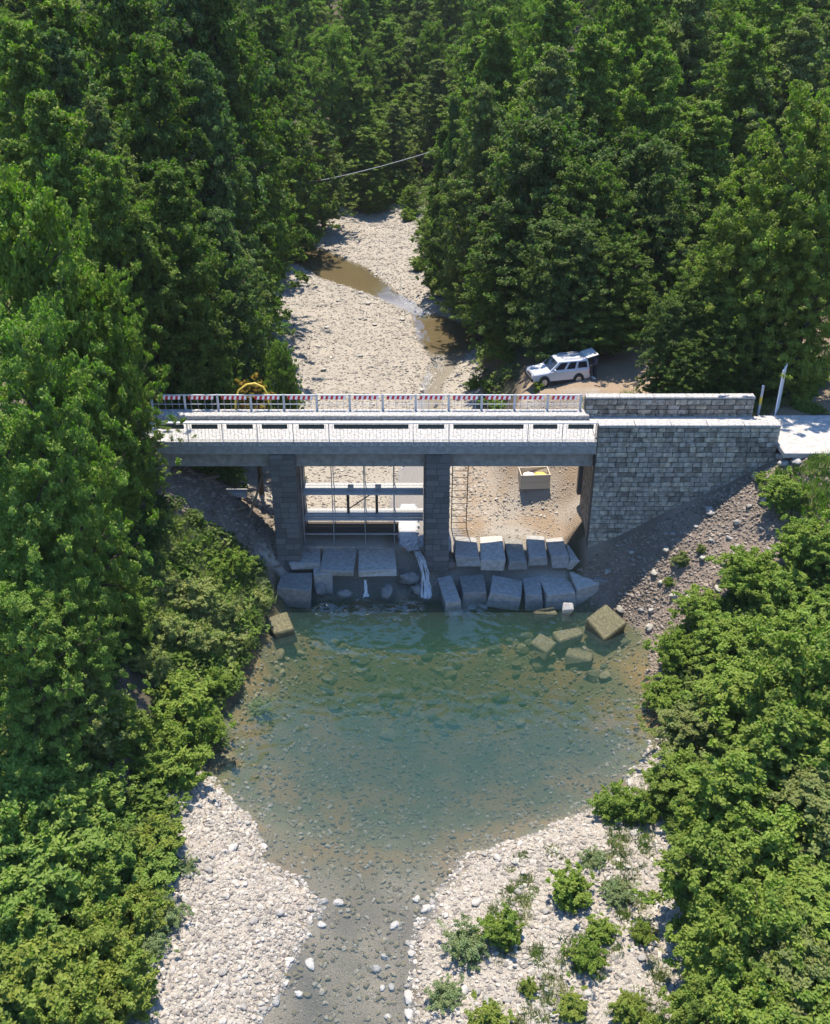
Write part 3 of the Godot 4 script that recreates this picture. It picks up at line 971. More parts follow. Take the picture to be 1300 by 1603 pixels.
# ---------------------------------------------------------------- under the bridge
func build_scaffold() -> void:
	var base := Vector3(-3, 1.6, -3)
	var t := thing("scaffold", "steel tube scaffold with plank platforms under the middle span", "scaffold", base)
	var floor_y := 1.3
	for px in [474, 521, 571, 617, 664]:
		for z in [-2.2, -3.5]:
			var x := at_z(px, 790, -2.2).x
			var top := 7.4
			put("upright", tube_mesh([Vector3(x, floor_y, z) - base, Vector3(x, top, z) - base], [.03, .03], 6), M.steel, t)
	var xa := at_z(474, 790, -2.2).x
	var xb := at_z(664, 790, -2.2).x
	for lv in [[4.75, "steel_plank", xb], [3.0, "steel_plank", xb], [2.05, "dark_wood", at_z(625, 800, -2.2).x]]:
		for k in 4:
			var z := -2.32 - k * .33
			put("plank", block_mesh(Vector3(lv[2] - xa - .1, .09, .30), .012, .005, Vector3((xa + lv[2]) / 2, lv[0] + .06, z) - base), M[lv[1]], t)
		for z in [-2.17, -3.53]:
			put("ledger", tube_mesh([Vector3(xa - .15, lv[0], z) - base, Vector3(lv[2] + .1, lv[0], z) - base], [.027, .027], 6), M.steel, t)
	for px in [545, 590]:
		var x := at_z(px, 780, -2.9).x
		put("prop", block_mesh(Vector3(.16, 1.55, .16), .01, 0, Vector3(x, 3.9, -2.9) - base), M.dark_wood, t)
	var b1 := at_z(545, 780, -2.9).x
	var b2 := at_z(590, 780, -2.9).x
	put("brace", tube_mesh([Vector3(b1, 3.3, -3.0) - base, Vector3(b2, 4.6, -3.0) - base], [.04, .04], 6), M.dark_wood, t)
	for e in [[549, "grey concrete block on the upper scaffold platform near the stone pier"], [592, "grey concrete block on the upper scaffold platform above the timber brace"]]:
		var x := at_z(e[0], 755, -2.7).x
		tag(put("concrete_block", block_mesh(Vector3(.34, .24, .3), .015, .01, Vector3(x, 4.96, -2.75)), M.blockstone_pale), e[1], "block", "blocks on the scaffold")
	# ladder frame beside the right pier
	var lx := at_z(708, 780, -3.2).x
	var lw := .92
	var lb := Vector3(lx, ground(lx + .4, -3.6), -3.6)
	var l := thing("ladder", "steel ladder frame with wide rungs standing beside the stone pier", "ladder", lb)
	for s in [0.0, lw]: put("stile", tube_mesh([Vector3(s, -.05, 0), Vector3(s, 5.3, .5)], [.03, .03], 6), M.dark_wood, l)
	for k in 11: put("rung", tube_mesh([Vector3(0, .35 + k * .47, .5 * (.35 + k * .47) / 5.3), Vector3(lw, .35 + k * .47, .5 * (.35 + k * .47) / 5.3)], [.024, .024], 6), M.dark_wood, l)
	# left span: a long concrete lintel on the bank and a leaning timber
	var ba := at_z(284, 772, -2.6)
	var bb := at_z(387, 772, -2.6)
	var gy := maxf(ground(ba.x, -2.6), ground(bb.x, -2.6))
	var beam := put("concrete_lintel", block_mesh(Vector3(bb.x - ba.x, .34, .55), .03, .01), M.steel_plank)
	beam.position = Vector3((ba.x + bb.x) / 2, ba.y, -2.6)
	tag(beam, "long grey concrete lintel lying across two props under the shaded span", "lintel")
	for x in [ba.x + .5, bb.x - .5]:
		var g := ground(x, -2.6)
		var top := ba.y - .175
		if top - g > .1: tag(put("timber_prop", block_mesh(Vector3(.25, top - g + .1, .3), .015, .01, Vector3(x, (top + g - .1) / 2, -2.6)), M.dark_wood), "short dark timber prop under the long grey lintel", "prop", "props under the lintel")
	var p1 := at_z(390, 815, -1.4)
	p1.y = ground(p1.x, -1.4)
	var p2 := at_z(412, 742, -2.2)
	tag(put("leaning_timber", tube_mesh([p1, p1.lerp(p2, .5) + Vector3(.03, 0, 0), p2], [.085, .08, .075], 6), M.wood), "long pale timber leaning against the stone pier", "timber")
	rng.seed = 733
	var planks := ["grey plank lying down the shaded bank under the far span", "short broken plank on the bank beside the leaning timber", "pale plank lying across the rubble near the grey lintel", "weathered plank half buried in the shaded rubble"]
	for k in 4:
		var q := on_ground([335, 372, 318, 350][k], [800, 800, 752, 826][k])
		var o := put("loose_plank", block_mesh(Vector3([1.8, 1.1, 2.0, 1.5][k], .05, .22), .008, .004), M.wood)
		o.position = q + Vector3(0, .12, 0)
		o.rotation = Vector3(rng.randfn() * .1, rng.randf() * TAU, [-.35, -.3, -.2, -.4][k])
		tag(o, planks[k], "plank")
	# tub with sacks on the lit ground behind the right span
	var tp := on_ground(836, 752)
	var tub := thing("mortar_tub", "open beige mortar tub standing on the dirt ramp", "tub", tp + Vector3(0, -.2, 0), .06)
	var tw := 1.85
	var td := 1.15
	put("bottom", block_mesh(Vector3(tw, .5, td), .02, 0, Vector3(0, .14, 0)), M.tub, tub)
	for s in [-1, 1]:
		put("side", block_mesh(Vector3(.06, .55, td), .015, 0, Vector3(s * (tw / 2 - .03), .6, 0)), M.tub, tub)
		put("side", block_mesh(Vector3(tw - .125, .55, .06), .015, 0, Vector3(0, .6, s * (td / 2 - .03))), M.tub, tub)
	for e in [[-.35, "white_bag", "white cement sack lying in the mortar tub"], [.38, "yellow", "yellow sack lying in the mortar tub"]]:
		var sack := put("sack", stone_mesh(90 + int(e[0] * 10), 7, 12, .5, .12), M[e[1]])
		sack.scale = Vector3(.75, .62, .8)
		sack.position = tp + Vector3(e[0], .38, 0)
		tag(sack, e[2], "sack")

func build_blocks() -> void:
	# cut stone blocks of the apron and those that have tumbled into the pool: [left px, right px, back py, front py, top level, bottom level, turn]
	rng.seed = 505
	var rows := [
		[713, 752, 836, 871, 1.85, 1.15, 0.02], [754, 793, 838, 873, 1.8, 1.1, -.03], [795, 826, 838, 872, 1.82, 1.15, .02], [829, 858, 836, 870, 1.88, 1.2, 0.0], [861, 890, 838, 871, 1.84, 1.15, .04], [893, 924, 842, 875, 1.78, 1.1, -.05],
		[721, 762, 895, 926, .62, -.5, .06], [766, 820, 903, 929, .55, -.5, -.10], [823, 851, 896, 926, .66, -.5, 0.0], [853, 900, 894, 927, .6, -.5, .09],
		[433, 486, 896, 921, .9, -.5, -.02], [489, 520, 880, 898, 1.1, -.4, .1],
		[690, 719, 902, 938, .5, -.6, .12], [901, 940, 892, 915, .95, -.4, .1], [936, 972, 885, 905, 1.3, -.2, -.2],
		[452, 498, 852, 880, 1.55, 1.05, .05], [500, 556, 856, 890, 1.4, .95, -.04], [558, 620, 855, 892, 1.4, .95, .03]]
	var words := ["square-cut grey stone block in the apron step under the open span", "grey cut stone block in the row along the pool edge", "grey cut stone block at the foot of the weir"]
	var sets := [[], [], []]
	for i in rows.size():
		var e: Array = rows[i]
		var a := at_level(e[0], e[3], e[4])
		var b := at_level(e[1], e[3], e[4])
		var c := at_level(e[0], e[2], e[4])
		var size := Vector3(b.x - a.x - .03, e[4] - e[5], a.z - c.z)
		size *= Vector3(rng.randf_range(.95, 1.02), 1.0, rng.randf_range(.9, 1.05))
		var o := put("cut_stone_block", block_mesh(size, .04, .085), M[["blockstone", "blockstone_pale", "blockstone_dark", "blockstone"][i % 4]])
		o.position = Vector3((a.x + b.x) / 2, (e[4] + e[5]) / 2, (a.z + c.z) / 2)
		o.rotation = Vector3(rng.randfn() * .04, e[6] * 1.4, rng.randfn() * .05)
		o.position.y -= absf(rng.randfn()) * .14
		var g := 0 if i < 6 else 1 if i < 10 else 2
		tag(o, words[g], "stone block", ["apron step blocks", "pool edge blocks", "weir foot blocks"][g])
		sets[g].append(o)
	for g in 3: ranked(sets[g], words[g], Vector3(1.3, 0, -.2), "the cascade")
	# tumbled blocks: [centre px, py, level of the centre, size, rotation, material, label]
	var tumbled := [
		[946, 982, -.05, Vector3(1.6, 1.2, 1.5), Vector3(.25, .7, .22), "algae_stone", "large tilted block half out of the pool with a pale lit edge"],
		[851, 1010, -.75, Vector3(1.15, .45, 1.2), Vector3(.1, .8, .12), "algae_stone", "square algae-covered block lying under the clear water"],
		[890, 997, -.62, Vector3(1.6, .5, 1.0), Vector3(.12, .35, .08), "algae_stone", "oblong algae-covered block under water between two others"],
		[905, 1030, -.95, Vector3(1.4, .5, 1.0), Vector3(-.1, -.3, .1), "algae_stone", "flat sunken block in deeper water, farthest from the apron"],
		[887, 957, -.1, Vector3(.5, 1.3, .5), Vector3(.5, .2, .12), "blockstone_pale", "narrow pale stone standing in the pool beside the apron"],
		[852, 962, -.2, Vector3(1.3, .5, .5), Vector3(0, .1, 0), "algae_stone", "low brown stone at the water line beside the apron row"],
		[957, 862, 1.6, Vector3(.5, 1.5, 1.5), Vector3(.1, .1, -.55), "blockstone", "grey slab tipped on edge at the foot of the wing wall"],
		[1020, 966, .15, Vector3(.75, .4, .5), Vector3(.1, .3, .1), "pebble2", "pale stone at the water line below the rubble slope"],
		[440, 985, -.1, Vector3(1.1, 1.2, 1.4), Vector3(.2, .5, .1), "algae_stone", "brown rock at the pool edge below the leafy bank"],
		[345, 1190, -.05, Vector3(1.2, .4, .6), Vector3(0, .2, .05), "algae_stone", "flat brown rock at the pool edge under the green shrubs"]]
	for e in tumbled:
		var o := put("tumbled_block", block_mesh(e[3], .07, .13), M[e[5]])
		o.position = at_level(e[0], e[1], e[2])
		o.rotation = e[4]
		tag(o, e[6], "stone block")
	# dark weir boulders in the shade of the middle span
	var bm := [stone_mesh(201, 7, 11, .75, .4), stone_mesh(202, 7, 11, .7, .42), stone_mesh(203, 7, 11, .8, .38)]
	for e in [[500, 922, .1, .9], [538, 930, .0, .8], [606, 926, .05, 1.0], [640, 905, .3, 1.1], [655, 925, 0, .9], [480, 868, 1.2, .9], [700, 880, .9, 1.0], [985, 905, .9, 1.2], [1000, 940, .4, .9], [965, 925, .3, 1.1]]:
		var o := put("weir_boulder", bm[rng.randi() % 3], M.dark_rock)
		o.position = at_level(e[0], e[1], e[2])
		o.scale = Vector3(e[3] * 1.15, e[3], e[3])
		o.rotation.y = rng.randf() * TAU
		tag(o, "rounded grey boulder in the shaded weir under the bridge", "boulder", "weir boulders")

# ---------------------------------------------------------------- water
func build_water() -> void:
	var rip := FastNoiseLite.new()
	rip.seed = 77
	rip.frequency = 0.55
	rip.fractal_octaves = 3
	var ring := at_level(808, 1168, 0)
	var wave := func(x: float, z: float) -> float:
		var d := Vector2(x - ring.x, z - ring.z).length()
		var calm := smooth01(-2.0, 6.0, z)
		var h := rip.get_noise_2d(x * 1.6, z * 2.6) * .026 * (.4 + .6 * calm) + .012 * exp(-d * .5) * sin(d * 8.0)
		h += .015 * smooth01(25.5, 28, z) * rip.get_noise_2d(x * 5, z * 5)
		h += .016 * smooth01(4.5, 1.5, z) * rip.get_noise_2d(x * 4, z * 4)
		return h
	var pool := sheet(grid_lines([[-12.0, 15.0, .14]]), grid_lines([[-.6, 29.5, .14], [29.5, 44, 1.0]]), wave)
	var m := mat("pool_water", Color(0.25, 0.42, 0.42), 0.04)
	m.transparency = BaseMaterial3D.TRANSPARENCY_ALPHA
	m.albedo_color.a = 0.03
	m.metallic_specular = 0.5
	structure("pool_water", pool, m, "clear green pool water below the bridge", "water")
	var stream := sheet(grid_lines([[-22.0, 8.0, .4]]), grid_lines([[-75, -.9, .4]]), func(x, z): return stream_level(z) + rip.get_noise_2d(x * 3, z * 3) * .012)
	var m2 := mat("stream_water", Color(0.30, 0.24, 0.10), 0.06)
	m2.transparency = BaseMaterial3D.TRANSPARENCY_ALPHA
	m2.albedo_color.a = 0.04
	structure("stream_water", stream, m2, "shallow brown stream water winding through the gravel", "water")
	# the pool's depth of colour: real murky water of one density, as deep as the bed lets it be
	var fog := FogVolume.new()
	fog.name = "pool_depth_water"
	fog.size = Vector3(27, 4.6, 30)
	fog.position = Vector3(1.5, -2.34, 15.0)
	var fm := FogMaterial.new()
	fm.density = 0.22
	fm.albedo = Color(0.10, 0.38, 0.22)
	fog.material = fm
	add_child(fog)
	tag(fog, "green tinted depth of the pool water", "water", "", "structure")
	# white water
	var fall := thing("cascade", "blue-white cascade falling beside the right pier into the pool", "cascade", Vector3(.6, 0, .8))
	rng.seed = 611
	for k in 8:
		var o := (k - 3.5) * .07 + rng.randfn() * .05
		var sway := rng.randfn() * .08
		var w := rng.randf_range(.02, .05)
		var s := ribbon([Vector3(.2 + o * .8, 1.6, -.9), Vector3(.45 + o, 1.5, -.1), Vector3(.60 + o * 1.1 + sway, 1.05 + rng.randfn() * .04, .5), Vector3(.70 + o * .8 - sway * .6, .45 + rng.randfn() * .05, 1.05 + rng.randfn() * .05), Vector3(.72 + o * 1.2, .01, 1.5 + rng.randf_range(0, .35))], [w, w * rng.randf_range(.6, 1.4), w * rng.randf_range(.5, 1.6), w * rng.randf_range(.7, 1.8), w * 2.2], .02, .10, 4, 9)
		put("strand", s, M.foam, fall).position = -fall.position
	tag(put("cascade", ribbon([Vector3(-2.9, .75, .9), Vector3(-2.85, .3, 1.3), Vector3(-2.8, .02, 1.7)], [.08, .1, .22], .02, .08, 6, 6), M.foam), "small spout of white water among the dark weir boulders", "cascade")
	var run := []
	var wid := []
	for k in 7:
		run.append(Vector3(-.45 + (.45 * (k - 4) / 2.0 if k > 4 else 0.0), stream_level(0) + .03, -6.5 + k * .95))
		wid.append([.5, .66, .7, .7, .66, .55, .35][k])
	tag(put("white_water", ribbon(run, wid, .02, .03, 9, 8), M.sliding_water), "smooth bright run of water sliding under the middle span", "white water")
	rng.seed = 616
	for e in [[[[690, 556], [683, 572], [672, 590], [662, 608]], [.5, .8, .7, .6], "foaming riffle between the brown pool and the bridge"], [[[610, 458], [636, 474], [655, 485], [676, 492]], [.5, .9, .9, .5], "foaming riffle where the stream bends beside the shaded bank"]]:
		var pts := []
		var lv := 1.85 if e[0][0][1] < 1000 else 0.0
		for q in e[0]:
			var p := at_level(q[0], q[1], lv)
			p.y = (maxf(stream_level(p.z), ground(p.x, p.z)) if lv > 0 else 0.0) + .03
			pts.append(p)
		var st := begin()
		for k in 320:
			var i := rng.randi() % (pts.size() - 1)
			var u := rng.randf()
			var d: Vector3 = (pts[i + 1] - pts[i]).normalized()
			var s := d.cross(Vector3.UP)
			var p: Vector3 = pts[i].lerp(pts[i + 1], u) + s * rng.randfn() * .5 * lerpf(e[1][i], e[1][i + 1], u)
			var al := d.rotated(Vector3.UP, rng.randfn() * .4) * rng.randf_range(.03, .13)
			var wi := al.cross(Vector3.UP).normalized() * rng.randf_range(.012, .035)
			var up := Vector3(0, rng.randf_range(.01, .05), 0)
			tri(st, p - al, p + wi, p + up, Vector3.UP)
			tri(st, p + wi, p + al, p + up, Vector3.UP)
			tri(st, p + al, p - wi, p + up, Vector3.UP)
			tri(st, p - wi, p - al, p + up, Vector3.UP)
		tag(put("white_water", st.commit(), M.foam), e[2], "white water", "", "stuff")

# ---------------------------------------------------------------- vehicle, person, signs
func car_loop(x: float, y0: float, y1: float, hw: float, cut := .07) -> Array:
	return [Vector3(x, y0, -hw + cut), Vector3(x, y0 + cut, -hw), Vector3(x, y1 - cut, -hw), Vector3(x, y1, -hw + cut), Vector3(x, y1, hw - cut), Vector3(x, y1 - cut, hw), Vector3(x, y0 + cut, hw), Vector3(x, y0, hw - cut)]

func build_car() -> void:
	var at := on_ground(872, 597)
	var pos := Vector3(at.x, ground(at.x, at.z), at.z)
	var t := thing("parked_car", "silver-white off-road car parked on the dirt with its tailgate raised", "car", pos, deg_to_rad(13))
	t.scale = Vector3(.82, .97, .90)
	var st := begin()
	var mids := []
	var loops := []
	for e in [[-2.38, .48, .80, .72], [-2.28, .38, .96, .86], [-1.25, .34, 1.05, .92], [-.95, .34, 1.12, .92], [2.2, .36, 1.12, .92], [2.34, .46, 1.08, .87]]:
		loops.append(car_loop(e[0], e[1], e[2], e[3]))
		mids.append(Vector3(e[0], (e[1] + e[2]) / 2, 0))
	loft(st, loops, mids)
	put("body", st.commit(), M.car_body, t)
	st = begin()
	var a := func(x: float, hw: float, y: float) -> Array: return [Vector3(x, y, -hw), Vector3(x, y, hw)]
	# cabin: lower ring at the belt, upper ring under the roof, rounded roof
	var rings := [[-.98, 2.3, .88, 1.10], [-.22, 2.16, .73, 1.66], [-.05, 2.05, .62, 1.73]]
	var lp := []
	var md := []
	for r in rings:
		lp.append([Vector3(r[0], r[3], -r[2]), Vector3(r[1], r[3], -r[2]), Vector3(r[1], r[3], r[2]), Vector3(r[0], r[3], r[2])])
		md.append(Vector3((r[0] + r[1]) / 2, r[3], 0))
	loft(st, lp, md)
	put("cabin", st.commit(), M.car_body, t)
	var pane := func(called: String, u0: float, u1: float, v0: float, v1: float, s: int, slant: float, material: Material) -> void:
		var p := func(u: float, v: float) -> Vector3: return Vector3(lerpf(lerpf(-.98, 2.3, u), lerpf(-.22, 2.16, u), v), lerpf(1.10, 1.66, v), s * (lerpf(.88, .73, v) + .008))
		var q := begin()
		quad(q, p.call(u0, v0), p.call(u1, v0), p.call(u1, v1), p.call(u0 + slant, v1), Vector3(0, .3, s))
		put(called, q.commit(), material, t)
	for s in [-1, 1]:
		pane.call("side_window", .08, .33, .12, .88, s, .02, M.car_glass)
		pane.call("side_window", .40, .62, .12, .88, s, .0, M.car_glass)
		pane.call("side_window", .69, .95, .16, .86, s, .0, M.car_glass)
	var q := begin()
	quad(q, Vector3(-.93, 1.15, -.76), Vector3(-.93, 1.15, .76), Vector3(-.31, 1.61, .66), Vector3(-.31, 1.61, -.66), Vector3(-1, 1, 0))
	var ws := put("windscreen", q.commit(), M.car_glass, t)
	ws.position = Vector3(-.012, .012, 0)
	# rear: dark panel painted as load bay shade, the tailgate held up and out
	q = begin()
	quad(q, Vector3(2.352, .75, -.72), Vector3(2.352, .75, .72), Vector3(2.2, 1.62, .62), Vector3(2.2, 1.62, -.62), Vector3(1, .2, 0))
	put("load_opening", q.commit(), M.black_trim, t).position = Vector3(.02, 0, 0)
	var lift := Basis(Vector3(0, 0, 1), .20)
	put("tailgate", block_mesh(Vector3(1.0, .07, 1.36), .03, 0, Vector3(2.58, 1.84, 0), lift), M.white_paint, t)
	for s in [-1, 1]:
		put("tailgate_strut", tube_mesh([Vector3(2.3, 1.3, s * .66), Vector3(2.75, 1.84, s * .62)], [.014, .014], 5), M.black_trim, t)
		put("roof_rail", tube_mesh([Vector3(.1, 1.73, s * .58), Vector3(.25, 1.80, s * .58), Vector3(1.75, 1.80, s * .58), Vector3(1.9, 1.73, s * .58)], [.025, .025, .025, .025], 6), M.steel, t)
		put("headlight", block_mesh(Vector3(.14, .17, .34), .03, 0, Vector3(-2.27, .82, s * .62)), M.lamp_glass, t)
		put("tail_lamp", block_mesh(Vector3(.06, .42, .12), .02, 0, Vector3(2.325, .92, s * .83)), M.red_lamp, t)
		put("door_mirror", block_mesh(Vector3(.12, .17, .22), .04, 0, Vector3(-.62, 1.17, s * 1.0)), M.car_body, t)
		put("side_skirt", block_mesh(Vector3(2.1, .12, .08), .02, 0, Vector3(0, .38, s * .9)), M.black_trim, t)
		for x in [-1.43, 1.42]:
			var arch := begin()
			tube(arch, [Vector3(x, .38, s * .70), Vector3(x, .38, s * .925)], [.47, .47], 20)
			put("wheel_arch", arch.commit(), M.black_trim, t)
			var wh := Node3D.new()
			wh.name = "wheel"
			t.add_child(wh, true)
			wh.position = Vector3(x, .375, s * .84)
			put("tyre", tube_mesh([Vector3(0, 0, -.12), Vector3(0, 0, -.09), Vector3(0, 0, .09), Vector3(0, 0, .12)], [.33, .375, .375, .33], 20), M.rubber, wh)
			put("rim", tube_mesh([Vector3(0, 0, -.124), Vector3(0, 0, .124)], [.22, .22], 14), M.alloy, wh)
	put("bumper", block_mesh(Vector3(.16, .26, 1.6), .05, 0, Vector3(-2.36, .52, 0)), M.black_trim, t)
	put("bumper", block_mesh(Vector3(.16, .24, 1.66), .05, 0, Vector3(2.36, .52, 0)), M.car_body, t)
	put("grille", block_mesh(Vector3(.06, .16, .8), .02, 0, Vector3(-2.355, .78, 0)), M.black_trim, t)
	# the person behind the car, leaning towards the load bay
	var back := pos + Basis(Vector3.UP, deg_to_rad(13)) * Vector3(2.45, 0, .38)
	back.y = ground(back.x, back.z)
	var pr := thing("person", "person in dark clothes standing under the raised tailgate of the car", "person", back, deg_to_rad(13 - 90))
	# faces -x of the car: own +z is forward after the turn
	var bones := [
		[Vector3(0, 1.30, .02), Vector3(0, .98, -.03), .15, .135], [Vector3(-.10, 1.40, .03), Vector3(.10, 1.40, .03), .085, .085], [Vector3(0, 1.38, .03), Vector3(0, 1.53, .07), .062, .055],
		[Vector3(-.07, .94, -.03), Vector3(.07, .94, -.03), .125, .125],
		[Vector3(-.09, .92, -.02), Vector3(-.11, .50, .03), .095, .062], [Vector3(-.11, .50, .03), Vector3(-.11, .09, -.03), .062, .042], [Vector3(-.11, .05, -.04), Vector3(-.12, .045, .14), .045, .036],
		[Vector3(.09, .92, -.02), Vector3(.11, .50, .02), .095, .062], [Vector3(.11, .50, .02), Vector3(.12, .09, -.06), .062, .042], [Vector3(.12, .05, -.07), Vector3(.13, .045, .11), .045, .036],
		[Vector3(-.19, 1.38, .03), Vector3(-.24, 1.12, .10), .055, .045], [Vector3(-.24, 1.12, .10), Vector3(-.20, 1.03, .34), .043, .033],
		[Vector3(.19, 1.38, .03), Vector3(.24, 1.12, .10), .055, .045], [Vector3(.24, 1.12, .10), Vector3(.18, 1.04, .34), .043, .033]]
	put("body", body_mesh(bones, .024, .05), M.cloth, pr)
	put("trousers", body_mesh([[Vector3(-.07, .95, -.03), Vector3(.07, .95, -.03), .132, .132], [Vector3(-.09, .92, -.02), Vector3(-.11, .50, .03), .103, .070], [Vector3(-.11, .50, .03), Vector3(-.11, .11, -.03), .070, .055], [Vector3(.09, .92, -.02), Vector3(.11, .50, .02), .103, .070], [Vector3(.11, .50, .02), Vector3(.12, .11, -.06), .070, .055]], .026, .04), M.trousers, pr)
	put("head", body_mesh([[Vector3(0, 1.63, .10), Vector3(0, 1.68, .09), .082, .088], [Vector3(0, 1.58, .14), Vector3(0, 1.60, .13), .05, .055], [Vector3(0, 1.63, .185), Vector3(0, 1.615, .20), .013, .017], [Vector3(-.088, 1.635, .09), Vector3(-.09, 1.65, .085), .018, .02], [Vector3(.088, 1.635, .09), Vector3(.09, 1.65, .085), .018, .02]], .012, .025), M.skin, pr)
	put("hair", body_mesh([[Vector3(0, 1.70, .06), Vector3(0, 1.72, .09), .088, .085], [Vector3(0, 1.64, .03), Vector3(0, 1.70, .05), .07, .085]], .014, .03), M.hair, pr)
	for s in [-1, 1]:
		var hb := [[Vector3(s * .20, 1.03, .345), Vector3(s * .195, 1.025, .40), .032, .036]]
		for f in 4: hb.append([Vector3(s * (.172 + f * .018), 1.025, .42), Vector3(s * (.172 + f * .018), 1.0, .47 + (.012 if f == 1 or f == 2 else 0.0)), .0095, .008])
		hb.append([Vector3(s * .165, 1.03, .37), Vector3(s * .14, 1.015, .42), .011, .009])
		put("hand", body_mesh(hb, .006, .012), M.skin, pr)
		put("shoe", body_mesh([[Vector3(s * .115, .05, -.05), Vector3(s * .125, .045, .13), .055, .045]], .016, .02), M.white_bag, pr)

func build_signs() -> void:
	var p := at_z(1213, 654, -4.4)
	var g := ground(p.x, -4.4)
	var s := thing("road_sign", "white road sign panel turned almost edge-on beyond the parapet wall", "sign", Vector3(p.x, g, -4.4), deg_to_rad(62))
	var top := at_z(1219, 574, -4.4).y - g
	var low := at_z(1213, 644, -4.4).y - g
	put("panel", block_mesh(Vector3(1.25, top - low, .04), .01, 0, Vector3(0, (top + low) / 2, .05)), M.sign_white, s)
	for k in [-.32, .32]: put("post", tube_mesh([Vector3(k, -.2, 0), Vector3(k, top - .1, 0)], [.035, .035], 7), M.steel, s)
	var q := at_z(1187, 650, -4.3)
	var g2 := ground(q.x, -4.3)
	var m := thing("marker_post", "slim grey road marker post with a yellow band beside the sign", "marker post", Vector3(q.x, g2, -4.3))
	var tp := at_z(1190, 603, -4.3).y - g2
	put("post", block_mesh(Vector3(.14, tp + .2, .1), .03, 0, Vector3(0, tp / 2 - .1, 0)), M.pale_paint, m)
	put("band", block_mesh(Vector3(.152, .5, .112), .02, 0, Vector3(0, tp - .95, 0)), M.yellow, m)
	# overhead cable across the stream
	var a := at_z(380, 303, -60)
	var b := at_z(690, 233, -72)
	var pts := []
	var rad := []
	for k in 13:
		pts.append(a.lerp(b, k / 12.0) - Vector3(0, sin(PI * k / 12.0) * .5, 0))
		rad.append(.035)
	tag(put("overhead_cable", tube_mesh(pts, rad, 5), M.cable), "thin pale overhead cable strung between the trees across the stream", "cable")
	# yellow pipe bent over the far fence
	var bend := []
	var thick := []
	for e in [[369, 641], [369, 625], [374, 611], [386, 602], [399, 600], [412, 606], [419, 617], [421, 632]]:
		bend.append(at_z(e[0], e[1], -3.98))
		thick.append(.055)
	tag(put("bent_pipe", tube_mesh(bend, thick, 8), M.yellow), "yellow pipe bent in an arch behind the striped site fence", "pipe")
	# rubble heap by the road
	rng.seed = 808
	for k in 9:
		var c := on_ground(1235 + rng.randf_range(-18, 18), 722 + rng.randf_range(-8, 8))
		var o := put("roadside_stone", stone_mesh(300 + k, 5, 8, .7, .35), M["pebble%d" % (k % 3)])
		var sz := rng.randf_range(.35, .75)
		o.scale = Vector3.ONE * sz
		o.position = c + Vector3(0, sz * .12, 0)
		o.rotation.y = rng.randf() * TAU
		tag(o, "pale broken stone in the small heap below the road end", "stone", "stones at the road end")
